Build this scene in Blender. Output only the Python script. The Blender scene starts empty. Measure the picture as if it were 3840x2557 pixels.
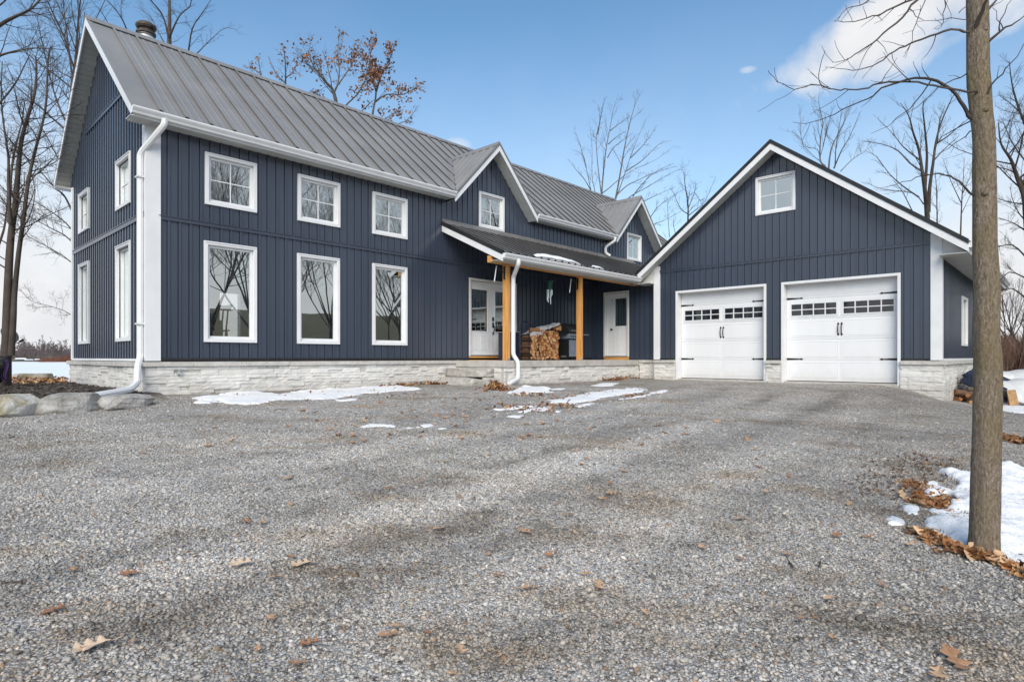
import bpy, math, random
import numpy as np
from mathutils import Vector, Matrix
random.seed(7)
sc = bpy.context.scene
COL = sc.collection
rad = math.radians

# ------------------------------------------------------------------ site frame
# X runs along the house front, Y along the garage front, z = 0 is eye level (about 1.4 m above the gravel)
FO, TH, HY = 2231.5, rad(43.27), 1339.65
CT, ST = math.cos(TH), math.sin(TH)
def ray(px, py):
    a = (px - 1920) / FO; b = (HY - py) / FO
    return (CT + a * ST, ST - a * CT, b)
def at(px, py, t):
    d = ray(px, py); return Vector((d[0] * t, d[1] * t, d[2] * t))

# ------------------------------------------------------------------ terrain height
CP = [(0, 0, -1.40), (1.8, 1.7, -1.36), (2.9, 2.75, -1.27), (4.4, 4.1, -1.13), (6.5, 6.2, -.95), (8.7, 8.2, -.81), (10, 10.3, -.74),
      (3.5, 12.6, -.74), (7, 12.6, -.73), (11, 12.6, -.72), (11.2, 10.6, -.72), (14, 10.6, -.73), (17.5, 10.6, -.72), (17.5, 8, -.72), (17.5, 5, -.73),
      (17.5, 3.1, -.76), (17.55, 2.3, -1.05), (16.9, 2.0, -1.06), (18.5, 1.6, -1.22), (22, 1.5, -1.35), (14.5, 4.5, -.86), (13.5, 2.2, -1.12), (1.2, 10.8, -.88), (3.2, 11.6, -.83),
      (4.9, .25, -1.36), (4.0, 1.2, -1.33), (5.4, 1.5, -1.26), (6.0, .2, -1.36), (9, .8, -1.25), (-3, 6, -1.15), (-2, 10, -.95), (2, 8, -1.0), (9, 4.5, -1.0), (12, 7.5, -.78), (15, 8, -.74), (12.5, 5.5, -.90),
      (2, -3, -1.5), (-4, 0, -1.5), (-8, 12, -1.0), (-8, -6, -1.6), (10, -4, -1.5), (20, -4, -1.6), (30, 0, -1.6), (30, 20, -1.4), (12, 22, -1.1), (0, 21, -1.0), (-8, 18, -1.0), (24, 12, -.8), (3.4, 19.5, -.74), (20, 20, -.9)]
CPa = np.array(CP)
def _phi(r2): return np.where(r2 > 1e-9, .5 * r2 * np.log(np.maximum(r2, 1e-9)), 0)
_n = len(CPa)
_d2 = ((CPa[:, None, :2] - CPa[None, :, :2]) ** 2).sum(-1)
_A = np.zeros((_n + 3, _n + 3)); _A[:_n, :_n] = _phi(_d2) + np.eye(_n) * .15
_A[:_n, _n:] = np.c_[np.ones(_n), CPa[:, :2]]; _A[_n:, :_n] = _A[:_n, _n:].T
_W = np.linalg.solve(_A, np.r_[CPa[:, 2], 0, 0, 0])
def sst(x, a, b):
    t = np.clip((x - a) / (b - a), 0, 1); return t * t * (3 - 2 * t)
def rockline(x): return 11.15 + (x - 1.19) * .37
def bedmask(x, y):
    return sst(y - rockline(x), .12, .42) * (1 - sst(x, 3.55, 3.75)) * (1 - sst(y, 19.4, 20.2))
def gz(x, y):
    x = np.asarray(x, float); y = np.asarray(y, float); sh = x.shape
    p = np.c_[np.clip(x.ravel(), -8, 30), np.clip(y.ravel(), -6, 22)]
    out = np.empty(len(p))
    for i in range(0, len(p), 20000):
        q = p[i:i + 20000]
        d2 = ((q[:, None, :] - CPa[None, :, :2]) ** 2).sum(-1)
        out[i:i + 20000] = _phi(d2) @ _W[:_n] + _W[_n] + q @ _W[_n + 1:]
    z = out.reshape(sh)
    z = np.clip(z, -1.75, -.55)
    z = z + bedmask(x, y) * (np.clip(-.63 + .03 * np.sin(x * 1.3) - z, 0, 1))
    # small lumps of the raked stone
    z = z + .008 * np.sin(x * 3.1 + y * 1.7) * np.cos(y * 2.3 - x * 1.1) + .006 * np.sin(x * 7.3 - y * 5.1)
    # shore and lake bed behind the house, wooded rise beyond, brown slope opposite the house
    lake = sst(y, 20.2, 27) * (1 - sst(y, 470, 500)) * (1 - sst(x - y * .55, 40, 75))
    z = z * (1 - lake) + lake * -3.6
    z = z + sst(y, 500, 640) * 7.5
    z = z + sst(-y, 14, 72) * 9.5 + sst(x, 45, 120) * (1 - sst(y, 60, 120)) * 2.0
    return z
def g1(x, y): return float(gz(np.array([x]), np.array([y]))[0])
def hit(px, py, tmax=60):
    d = ray(px, py); ts = np.arange(1.5, tmax, .05)
    zz = gz(ts * d[0], ts * d[1]); k = np.nonzero(ts * d[2] < zz)[0]
    i = k[0] if len(k) else len(ts) - 1
    t0, t1 = ts[max(i - 1, 0)], ts[i]
    for _ in range(12):
        m = (t0 + t1) / 2
        if m * d[2] < g1(m * d[0], m * d[1]): t1 = m
        else: t0 = m
    return Vector((t1 * d[0], t1 * d[1], t1 * d[2]))

# ------------------------------------------------------------------ object helpers
ORG = {}
def tag(o, label=None, cat=None, group=None, kind=None):
    if label: o['label'] = label
    if cat: o['category'] = cat
    if group: o['group'] = group
    if kind: o['kind'] = kind
    return o
def thing(name, label, cat, loc=(0, 0, 0), group=None):
    o = bpy.data.objects.new(name, None); COL.objects.link(o); o.location = loc; o.empty_display_size = .2
    ORG[o.name] = Vector(loc); return tag(o, label, cat, group)
class MB:
    def __init__(s): s.v = []; s.f = []; s.c = []; s.col = (1, 1, 1)
    def vert(s, p): s.v.append((p[0], p[1], p[2])); return len(s.v) - 1
    def face(s, idx): s.f.append(tuple(idx)); s.c.append(s.col)
    def quad(s, *ps): s.face([s.vert(p) for p in ps])
    def hexa(s, P):   # 8 corners: bottom loop 0-3, top loop 4-7
        i = [s.vert(p) for p in P]
        for q in ((3, 2, 1, 0), (4, 5, 6, 7), (0, 1, 5, 4), (1, 2, 6, 5), (2, 3, 7, 6), (3, 0, 4, 7)): s.face([i[k] for k in q])
    def box(s, x0, x1, y0, y1, z0, z1):
        s.hexa([(x0, y0, z0), (x1, y0, z0), (x1, y1, z0), (x0, y1, z0), (x0, y0, z1), (x1, y0, z1), (x1, y1, z1), (x0, y1, z1)])
    def fbox(s, fm, a0, a1, z0, z1, d0, d1):   # box on a wall plane: along, height, out of the wall
        s.hexa([fm(a0, z0, d0), fm(a1, z0, d0), fm(a1, z0, d1), fm(a0, z0, d1), fm(a0, z1, d0), fm(a1, z1, d0), fm(a1, z1, d1), fm(a0, z1, d1)])
    def frame(s, fm, a0, a1, z0, z1, w, d0, d1, wb=None):
        wb = w if wb is None else wb
        s.fbox(fm, a0, a0 + w, z0, z1, d0, d1); s.fbox(fm, a1 - w, a1, z0, z1, d0, d1)
        s.fbox(fm, a0 + w, a1 - w, z1 - w, z1, d0, d1)
        if wb > 0: s.fbox(fm, a0 + w, a1 - w, z0, z0 + wb, d0, d1)
    def tube(s, pts, rs, n=6, caps=True, sq=None):
        pts = [Vector(p) for p in pts]; prev = None; N = len(pts)
        if not hasattr(rs, '__len__'): rs = [rs] * N
        u = None
        for i in range(N):
            t = (pts[min(i + 1, N - 1)] - pts[max(i - 1, 0)])
            if t.length < 1e-9: t = Vector((0, 0, 1))
            t.normalize()
            if u is None:
                u = t.cross(Vector((0, 0, 1)) if abs(t.z) < .9 else Vector((1, 0, 0))).normalized()
            else:
                u = (u - t * u.dot(t)); u = u.normalized() if u.length > 1e-6 else t.orthogonal().normalized()
            w = t.cross(u)
            ring = []
            for k in range(n):
                a = 2 * math.pi * (k + (.5 if sq else 0)) / n
                e = (sq if sq else (1, 1))
                ring.append(s.vert(pts[i] + u * (math.cos(a) * rs[i] * e[0]) + w * (math.sin(a) * rs[i] * e[1])))
            if prev:
                for k in range(n): s.face((prev[k], prev[(k + 1) % n], ring[(k + 1) % n], ring[k]))
            elif caps: s.face(ring[::-1])
            prev = ring
        if caps: s.face(prev)
    def lathe(s, c, prof, n=20):
        prev = None
        for (r, z) in prof:
            ring = [s.vert((c[0] + r * math.cos(2 * math.pi * k / n), c[1] + r * math.sin(2 * math.pi * k / n), c[2] + z)) for k in range(n)]
            if prev:
                for k in range(n): s.face((prev[k], prev[(k + 1) % n], ring[(k + 1) % n], ring[k]))
            else: s.face(ring[::-1])
            prev = ring
        s.face(prev)
    def build(s, name, mat, parent=None, org=None, smooth=False, bevel=0):
        o0 = ORG[parent.name] if parent else Vector(org if org is not None else (0, 0, 0))
        me = bpy.data.meshes.new(name)
        V = np.array(s.v, float).reshape(-1, 3) - np.array(o0)
        me.from_pydata(V.tolist(), [], s.f)
        if any(c != (1, 1, 1) for c in s.c):
            at_ = me.attributes.new('col', 'FLOAT_COLOR', 'FACE')
            at_.data.foreach_set('color', np.c_[np.array(s.c, float), np.ones(len(s.c))].ravel())
        me.materials.append(mat)
        if smooth: me.polygons.foreach_set('use_smooth', [True] * len(me.polygons))
        me.update()
        o = bpy.data.objects.new(name, me); COL.objects.link(o)
        if parent: o.parent = parent
        else: o.location = o0
        ORG[o.name] = Vector(o0)
        if bevel:
            b = o.modifiers.new('edge', 'BEVEL'); b.width = bevel; b.segments = 2; b.limit_method = 'ANGLE'
        return o
def copy_tree(o, parent=None):
    c = o.copy(); COL.objects.link(c)
    if parent: c.parent = parent
    ORG[c.name] = ORG[o.name]
    for ch in list(o.children): copy_tree(ch, c)
    return c

# ------------------------------------------------------------------ materials
def nt(name):
    m = bpy.data.materials.new(name); m.use_nodes = True
    n = m.node_tree; return m, n.nodes, n.links, n.nodes['Principled BSDF']
def ramp(N, L, fac, stops):
    r = N.new('ShaderNodeValToRGB'); e = r.color_ramp.elements
    while len(e) < len(stops): e.new(.5)
    for i, (p, c) in enumerate(stops):
        e[i].position = p; e[i].color = (*c, 1) if len(c) == 3 else c
    L.new(fac, r.inputs[0]); return r.outputs[0]
def coords(N, L, scale=(1, 1, 1), out='Object', rot=(0, 0, 0)):
    t = N.new('ShaderNodeTexCoord'); m = N.new('ShaderNodeMapping'); m.inputs['Scale'].default_value = scale; m.inputs['Rotation'].default_value = rot
    L.new(t.outputs[out], m.inputs[0]); return m.outputs[0]
def noise(N, L, v, scale, det=4, rough=.6, dist=0):
    n = N.new('ShaderNodeTexNoise'); n.inputs['Scale'].default_value = scale; n.inputs['Detail'].default_value = det
    n.inputs['Roughness'].default_value = rough; n.inputs['Distortion'].default_value = dist
    L.new(v, n.inputs['Vector']); return n.outputs['Fac']
def mixc(N, L, a, b, fac, mode='MIX'):
    m = N.new('ShaderNodeMix'); m.data_type = 'RGBA'; m.blend_type = mode
    for sock, val in ((m.inputs[0], fac), (m.inputs[6], a), (m.inputs[7], b)):
        if hasattr(val, 'links') or isinstance(val, bpy.types.NodeSocket): L.new(val, sock)
        elif isinstance(val, (int, float)): sock.default_value = val
        else: sock.default_value = (*val, 1)
    return m.outputs[2]
def math_(N, L, op, a, b=0, c=0, clamp=False):
    m = N.new('ShaderNodeMath'); m.operation = op; m.use_clamp = clamp
    for i, v in enumerate((a, b, c)):
        if isinstance(v, bpy.types.NodeSocket): L.new(v, m.inputs[i])
        else: m.inputs[i].default_value = v
    return m.outputs[0]
def bump(N, L, B, h, dist, strength=1, prev=None):
    b = N.new('ShaderNodeBump'); b.inputs['Distance'].default_value = dist; b.inputs['Strength'].default_value = strength
    L.new(h, b.inputs['Height'])
    if prev is not None: L.new(prev, b.inputs['Normal'])
    if B is not None: L.new(b.outputs[0], B.inputs['Normal'])
    return b.outputs[0]
def pmat(name, c1, c2, scale=4, rough=.5, bd=0, bs=30, stretch=(1, 1, 1), metallic=0, spec=.5, lo=.35, hi=.65, attr=False, det=5, rvar=0, coat=0):
    m, N, L, B = nt(name)
    v = coords(N, L, stretch)
    n = noise(N, L, v, scale, det)
    c = ramp(N, L, n, [(lo, c1), (hi, c2)])
    if attr:
        a = N.new('ShaderNodeAttribute'); a.attribute_name = 'col'
        c = mixc(N, L, c, a.outputs['Color'], 1.0, 'MULTIPLY')
    L.new(c, B.inputs['Base Color'])
    B.inputs['Roughness'].default_value = rough; B.inputs['Metallic'].default_value = metallic; B.inputs['Specular IOR Level'].default_value = spec
    if rvar:
        L.new(math_(N, L, 'MULTIPLY_ADD', n, rvar, rough - rvar / 2), B.inputs['Roughness'])
    if bd: bump(N, L, B, noise(N, L, v, bs, 6, .65), bd)
    return m
M = {}
M['siding'] = pmat('navy_siding', (.041, .053, .080), (.051, .065, .096), .8, .24, 0, 60, (1, 1, .25), spec=.8, rvar=.10)
M['trim'] = pmat('white_trim', (.74, .74, .75), (.80, .80, .81), 2.5, .42, .0004, 40)
M['cream'] = pmat('off_white_trim', (.66, .64, .61), (.74, .72, .69), 2.5, .42)
M['door'] = pmat('white_door', (.79, .79, .80), (.84, .84, .85), 1.4, .4, .0005, 90, (1, 1, .2))
M['soffit'] = pmat('soffit_vinyl', (.50, .50, .48), (.58, .58, .56), 2, .5)
M['roof'] = pmat('grey_roof_metal', (.25, .238, .228), (.305, .291, .279), .7, .40, .0003, 4, (1, 1, 1), metallic=.12, spec=.5, rvar=.16)
M['roofdark'] = pmat('dark_roof_metal', (.17, .163, .16), (.225, .217, .214), 1.3, .4, .0008, 9, metallic=.2, rvar=.1)
M['blacktrim'] = pmat('black_trim', (.012, .012, .013), (.022, .021, .021), 4, .45)
M['iron'] = pmat('black_iron', (.012, .012, .013), (.03, .028, .027), 14, .42, .0006, 90, metallic=.5)
M['steel'] = pmat('galvanised_steel', (.42, .43, .45), (.58, .58, .60), 9, .38, metallic=.8)
M['concrete'] = pmat('concrete', (.42, .395, .36), (.54, .515, .48), 5, .9, .003, 45)
M['limestone'] = pmat('limestone_ledge', (.46, .435, .40), (.60, .575, .54), 7, .85, .006, 16)
M['stone'] = pmat('stone_veneer', (.68, .665, .635), (.76, .745, .715), 5, .9, .008, 12, attr=True)
M['step'] = pmat('step_stone', (.31, .29, .26), (.54, .515, .475), 9, .95, .03, 20, lo=.3, hi=.7)
M['rock'] = pmat('quarry_rock', (.27, .25, .225), (.56, .54, .51), 3.4, .88, .06, 10, lo=.34, hi=.66)
M['ochre'] = pmat('ochre_stone', (.24, .12, .055), (.42, .27, .15), 8, .9, .02, 18)
M['mossrock'] = pmat('lichen_rock', (.34, .29, .17), (.58, .565, .54), 3.0, .9, .05, 7, lo=.4, hi=.6)
M['snow'] = pmat('snow', (.80, .80, .81), (.89, .89, .90), 7, .75, .016, 42, lo=.3, hi=.5)
M['lake'] = pmat('lake_snow', (.82, .85, .91), (.88, .90, .94), .02, .8)
M['tarp'] = pmat('grey_tarp', (.33, .335, .35), (.46, .465, .48), 5, .4, .004, 30)
M['wtarp'] = pmat('white_tarp', (.62, .62, .61), (.74, .74, .73), 4, .5, .01, 14)
M['navysheet'] = pmat('navy_sheet_metal', (.012, .017, .04), (.02, .027, .06), 6, .3, spec=.6)
M['mulch'] = None
M['chairwood'] = pmat('chair_wood', (.25, .13, .05), (.40, .22, .09), 5, .35, stretch=(1, 1, .2))
M['floorwood'] = pmat('floor_wood', (.16, .10, .055), (.24, .15, .08), 3, .4, stretch=(1, 6, 1))
M['plaster'] = pmat('interior_plaster', (.40, .37, .32), (.46, .43, .37), 3, .8)
M['green'] = pmat('green_enamel', (.01, .06, .045), (.02, .10, .075), 8, .3)
M['chrome'] = pmat('bright_tube', (.80, .80, .80), (.9, .9, .9), 5, .25, metallic=.6)
M['bluesteel'] = pmat('blue_grey_panel', (.22, .26, .32), (.28, .33, .40), 5, .35, metallic=.3)
M['dish'] = pmat('dish_grey', (.085, .08, .085), (.12, .115, .12), 5, .5)
M['purple'] = pmat('purple_rope', (.045, .02, .11), (.09, .035, .18), 12, .6)
M['blackbag'] = pmat('black_plastic', (.012, .012, .014), (.03, .03, .032), 9, .4, .008, 16)
M['flue'] = pmat('flue_metal', (.56, .55, .56), (.70, .69, .70), 6, .45, metallic=.2)
M['rust'] = pmat('weathered_cap', (.05, .038, .03), (.14, .11, .09), 14, .7, metallic=.3)
M['twig'] = pmat('twig_bark', (.050, .037, .030), (.090, .070, .058), 3, .85)
M['greytwig'] = pmat('grey_bark', (.085, .075, .068), (.150, .132, .118), 3, .85)
M['farwood'] = pmat('winter_wood', (.105, .085, .088), (.185, .155, .155), .05, .95, attr=True)
M['thicket'] = pmat('brown_thicket', (.095, .055, .038), (.19, .115, .080), .6, .95, attr=True)
M['drygrass'] = pmat('dry_grass', (.16, .10, .05), (.30, .20, .10), 3, .9)

def splash(m, z0, z1, colr, amt):
    N, L = m.node_tree.nodes, m.node_tree.links; B = N['Principled BSDF']; src = B.inputs['Base Color'].links[0].from_socket
    v = coords(N, L); sx = N.new('ShaderNodeSeparateXYZ'); L.new(v, sx.inputs[0]); n = noise(N, L, v, 5, 6, .7)
    mr = N.new('ShaderNodeMapRange'); mr.interpolation_type = 'SMOOTHSTEP'; mr.inputs[1].default_value = z1; mr.inputs[2].default_value = z0; L.new(math_(N, L, 'ADD', sx.outputs[2], math_(N, L, 'MULTIPLY_ADD', n, .5, -.25)), mr.inputs[0])
    L.new(mixc(N, L, src, colr, math_(N, L, 'MULTIPLY', mr.outputs[0], amt)), B.inputs['Base Color'])
splash(M['door'], .02, .50, (.50, .46, .40), .30); splash(M['stone'], -.15, .32, (.40, .36, .31), .5)
def wood_mat(name, c1, c2, c3, axis):
    m, N, L, B = nt(name)
    s = [9, 9, 9]; s[axis] = .7
    v = coords(N, L, s)
    n = noise(N, L, v, 1.6, 6, .62, .5)
    c = ramp(N, L, n, [(.3, c1), (.5, c2), (.72, c3)])
    L.new(c, B.inputs['Base Color']); B.inputs['Roughness'].default_value = .5
    bump(N, L, B, n, .002)
    return m
M['cedar'] = wood_mat('cedar_post', (.42, .17, .035), (.66, .31, .080), (.78, .43, .15), 2)
M['cedarx'] = wood_mat('cedar_beam', (.42, .18, .04), (.64, .31, .085), (.76, .43, .16), 0)
M['cedary'] = wood_mat('cedar_board', (.40, .18, .045), (.58, .29, .085), (.70, .40, .15), 1)

def bark_mat():
    m, N, L, B = nt('foreground_bark')
    v = coords(N, L, (1, 1, .34))
    n1 = noise(N, L, v, 72, 9, .76, .3); n2 = noise(N, L, coords(N, L), 2.6, 4, .6); n3 = noise(N, L, coords(N, L, (1, 1, .5)), 85, 3)
    c = ramp(N, L, n1, [(.34, (.085, .060, .042)), (.5, (.24, .186, .138)), (.68, (.45, .375, .30))])
    moss = ramp(N, L, n2, [(.42, (0, 0, 0)), (.62, (1, 1, 1))])
    c = mixc(N, L, c, (.20, .155, .055), math_(N, L, 'MULTIPLY', moss, .48))
    sp = ramp(N, L, n3, [(.66, (0, 0, 0)), (.74, (1, 1, 1))])
    c = mixc(N, L, c, (.36, .33, .28), math_(N, L, 'MULTIPLY', sp, .5))
    L.new(c, B.inputs['Base Color']); B.inputs['Roughness'].default_value = .9
    b = bump(N, L, None, n1, .02); bump(N, L, B, n3, .006, prev=b)
    return m
M['bark'] = bark_mat()
def log_mat():
    m, N, L, B = nt('split_firewood')
    a = N.new('ShaderNodeAttribute'); a.attribute_name = 'col'
    n = noise(N, L, coords(N, L), 22, 5); c = ramp(N, L, n, [(.3, (.62, .55, .5)), (.7, (1.15, 1.1, 1.05))])
    o = N.new('ShaderNodeObjectInfo'); r = ramp(N, L, o.outputs['Random'], [(0, (.60, .46, .38)), (.5, (.95, .85, .75)), (1, (1.1, 1.05, 1.0))])
    c = mixc(N, L, c, a.outputs['Color'], 1.0, 'MULTIPLY'); c = mixc(N, L, c, r, 1.0, 'MULTIPLY')
    L.new(c, B.inputs['Base Color']); B.inputs['Roughness'].default_value = .85; bump(N, L, B, n, .006)
    return m
M['log'] = log_mat()
def leaf_mat(name, c1, c2):
    m, N, L, B = nt(name)
    o = N.new('ShaderNodeObjectInfo'); n = noise(N, L, coords(N, L), 45, 3)
    f = math_(N, L, 'ADD', math_(N, L, 'MULTIPLY', o.outputs['Random'], .7), math_(N, L, 'MULTIPLY', n, .4))
    c = ramp(N, L, f, [(.15, c1), (.95, c2)])
    a = N.new('ShaderNodeAttribute'); a.attribute_name = 'col'
    L.new(c, B.inputs['Base Color']); B.inputs['Roughness'].default_value = .7
    return m
M['leaf'] = leaf_mat('oak_leaf', (.24, .10, .045), (.60, .40, .24))
M['paleleaf'] = leaf_mat('pale_leaf', (.50, .36, .24), (.60, .45, .32))
M['litter'] = pmat('leaf_litter', (.85, .85, .85), (1.1, 1.1, 1.1), 20, .8, attr=True)
M['treeleaf'] = pmat('clinging_leaves', (.17, .068, .025), (.36, .165, .06), 2, .8)

N_s, L_s = M['snow'].node_tree.nodes, M['snow'].node_tree.links; B_s = N_s['Principled BSDF']; src_ = B_s.inputs['Base Color'].links[0].from_socket
v_s = coords(N_s, L_s); sp_ = ramp(N_s, L_s, noise(N_s, L_s, v_s, 34, 4, .7), [(.64, (0, 0, 0)), (.72, (1, 1, 1))]); dz_ = ramp(N_s, L_s, noise(N_s, L_s, v_s, 3.5, 5, .7), [(.45, (0, 0, 0)), (.75, (.5, .5, .5))])
L_s.new(mixc(N_s, L_s, mixc(N_s, L_s, src_, (.66, .64, .61), dz_), (.30, .23, .17), math_(N_s, L_s, 'MULTIPLY', sp_, .55)), B_s.inputs['Base Color'])
def glass_mat(name, refl, tint):
    m, N, L, B = nt(name); N.remove(B); out = N['Material Output']
    fr = N.new('ShaderNodeFresnel'); fr.inputs[0].default_value = 1.5
    g = N.new('ShaderNodeBsdfGlossy'); g.inputs['Roughness'].default_value = .004; g.inputs['Color'].default_value = (.90, .96, .95, 1)
    n = noise(N, L, coords(N, L), 1.6, 1); bp = N.new('ShaderNodeBump'); bp.inputs['Distance'].default_value = .0012; bp.inputs['Strength'].default_value = .5
    L.new(n, bp.inputs['Height']); L.new(bp.outputs[0], g.inputs['Normal'])
    t = N.new('ShaderNodeBsdfTransparent'); t.inputs[0].default_value = (*tint, 1)
    f = math_(N, L, 'MULTIPLY_ADD', fr.outputs[0], 1 - refl, refl, True)
    mx = N.new('ShaderNodeMixShader'); L.new(f, mx.inputs[0]); L.new(t.outputs[0], mx.inputs[1]); L.new(g.outputs[0], mx.inputs[2]); L.new(mx.outputs[0], out.inputs[0])
    return m
M['glass'] = glass_mat('window_glass', .52, (.90, .93, .91))
M['clearglass'] = glass_mat('clear_glass', .04, (.97, .97, .97))
M['doorglass'] = glass_mat('door_glass', .22, (.6, .62, .6))
m_, N_, L_, B_ = nt('dark_pane'); B_.inputs['Base Color'].default_value = (.012, .014, .02, 1); B_.inputs['Roughness'].default_value = .04; B_.inputs['Specular IOR Level'].default_value = 1.0
M['darkpane'] = m_

def gravel_mat():
    m, N, L, B = nt('gravel_and_soil')
    v = coords(N, L)
    def vor(scale, feat='F1'):
        n = N.new('ShaderNodeTexVoronoi'); n.feature = feat; n.inputs['Scale'].default_value = scale; n.inputs['Randomness'].default_value = 1
        L.new(v, n.inputs['Vector']); return n
    va = vor(62); vb = vor(24); ve = vor(62, 'DISTANCE_TO_EDGE')
    sx = N.new('ShaderNodeSeparateColor'); L.new(va.outputs['Color'], sx.inputs[0])
    stone = ramp(N, L, sx.outputs[0], [(0, (.18, .166, .15)), (.14, (.43, .412, .388)), (.5, (.565, .546, .520)), (.85, (.655, .630, .598)), (1, (.75, .722, .688))])
    warm = ramp(N, L, sx.outputs[1], [(.80, (1, 1, 1)), (.93, (1.05, .90, .74)), (1, (.95, .70, .50))])
    stone = mixc(N, L, stone, warm, 1.0, 'MULTIPLY')
    gap = ramp(N, L, ve.outputs['Distance'], [(0, (.22, .21, .20)), (.17, (1, 1, 1))])  # shade between the stones, painted as dark cell edges
    stone = mixc(N, L, stone, gap, .9, 'MULTIPLY')
    p4 = noise(N, L, v, 17, 4, .75); stone = mixc(N, L, stone, ramp(N, L, p4, [(.36, (.55, .54, .53)), (.5, (1, 1, 1)), (.64, (1.28, 1.28, 1.28))]), .85, 'MULTIPLY')
    # trodden, dusty and dirty areas of the drive
    at_ = N.new('ShaderNodeAttribute'); at_.attribute_name = 'tone'; adr = N.new('ShaderNodeAttribute'); adr.attribute_name = 'dirt'
    stone = mixc(N, L, stone, at_.outputs['Fac'], 1.0, 'MULTIPLY')
    stone = mixc(N, L, stone, mixc(N, L, stone, (.80, .70, .58), 1.0, 'MULTIPLY'), adr.outputs['Fac'])
    p3 = noise(N, L, coords(N, L, (.4, 1.2, 1), rot=(0, 0, .82)), 1.0, 5, .65)
    sand = ramp(N, L, p3, [(.62, (0, 0, 0)), (.74, (1, 1, 1))])
    stone = mixc(N, L, stone, (.44, .40, .33), math_(N, L, 'MULTIPLY', sand, .5))
    ad = N.new('ShaderNodeAttribute'); ad.attribute_name = 'damp'
    pd_ = noise(N, L, v, 1.4, 5, .65); dm_ = math_(N, L, 'MULTIPLY', ad.outputs['Fac'], math_(N, L, 'MULTIPLY_ADD', pd_, 1.2, .1, True))
    stone = mixc(N, L, stone, mixc(N, L, stone, (.70, .68, .66), 1.0, 'MULTIPLY'), dm_)
    # mulch and bare soil under the trees
    a = N.new('ShaderNodeAttribute'); a.attribute_name = 'soil'
    nm = noise(N, L, v, 38, 6, .75)
    mul = ramp(N, L, nm, [(.3, (.018, .014, .012)), (.52, (.065, .052, .044)), (.72, (.19, .16, .135))])
    a2 = N.new('ShaderNodeAttribute'); a2.attribute_name = 'grass'
    ng = noise(N, L, v, 1.7, 6, .7)
    gr = ramp(N, L, ng, [(.3, (.10, .085, .055)), (.7, (.23, .195, .13))])
    c = mixc(N, L, stone, mul, a.outputs['Fac']); c = mixc(N, L, c, gr, a2.outputs['Fac'])
    L.new(c, B.inputs['Base Color']); B.inputs['Roughness'].default_value = .95; B.inputs['Specular IOR Level'].default_value = .25
    h = math_(N, L, 'ADD', math_(N, L, 'MULTIPLY', va.outputs['Distance'], -1.0), math_(N, L, 'MULTIPLY', vb.outputs['Distance'], -.8))
    b = bump(N, L, None, h, .009); bump(N, L, B, nm, .012, prev=b)
    return m
M['gravel'] = gravel_mat()
def pebble_mat():
    m, N, L, B = nt('loose_pebble')
    a = N.new('ShaderNodeAttribute'); a.attribute_name = 'col'
    n = noise(N, L, coords(N, L), 160, 3); c = ramp(N, L, n, [(.3, (.82, .82, .82)), (.7, (1.1, 1.1, 1.1))])
    c = mixc(N, L, c, a.outputs['Color'], 1.0, 'MULTIPLY'); L.new(c, B.inputs['Base Color']); B.inputs['Roughness'].default_value = .85; B.inputs['Specular IOR Level'].default_value = .3
    return m
M['pebble'] = pebble_mat()

# ------------------------------------------------------------------ tone of the gravel: trodden, damp and dusty areas, wheel tracks
_NG = np.random.default_rng(11).random((256, 256))
def vnoise(u, v):
    iu, iv = np.floor(u).astype(int), np.floor(v).astype(int); fu, fv = u - iu, v - iv; fu, fv = fu * fu * (3 - 2 * fu), fv * fv * (3 - 2 * fv)
    g = lambda a, b_: _NG[a % 256, b_ % 256]
    return (g(iu, iv) * (1 - fu) + g(iu + 1, iv) * fu) * (1 - fv) + (g(iu, iv + 1) * (1 - fu) + g(iu + 1, iv + 1) * fu) * fv
def fbm2(u, v, o=5):
    s_, a, t = 0, 1, 0
    for k in range(o): s_ = s_ + a * vnoise(u * 2 ** k + 17 * k, v * 2 ** k + 31 * k); t += a; a *= .58
    return s_ / t
SPOT = [((2100, 2000), .35, .22), ((1500, 1990), .40, .30), ((1850, 1930), .30, .26), ((2300, 1672), .5, .25), ((3480, 1745), .8, .45), ((2700, 2410), .22, .30), ((3450, 2330), .45, .30), ((3000, 2160), .25, .2), ((250, 2300), .5, .25), ((1700, 2450), .25, .2), ((1300, 2160), .4, .18), ((2900, 1580), .9, .2), ((1750, 1800), .5, .22), ((2450, 1880), .35, .2)]
SPOTW = [(hit(*p), r_, d_) for p, r_, d_ in SPOT]
TRK = [np.array([tuple(hit(*p).xy) for p in pts]) for pts in ([(3060, 1470), (2800, 1560), (2400, 1680), (1800, 1830), (900, 2050), (100, 2330)], [(3270, 1490), (3080, 1600), (2750, 1780), (2200, 2060), (1300, 2480)], [(2640, 1450), (2350, 1520), (1900, 1600), (1200, 1720), (300, 1850)], [(2800, 1470), (2600, 1580), (2150, 1740), (1500, 1930), (500, 2200)])]
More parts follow.
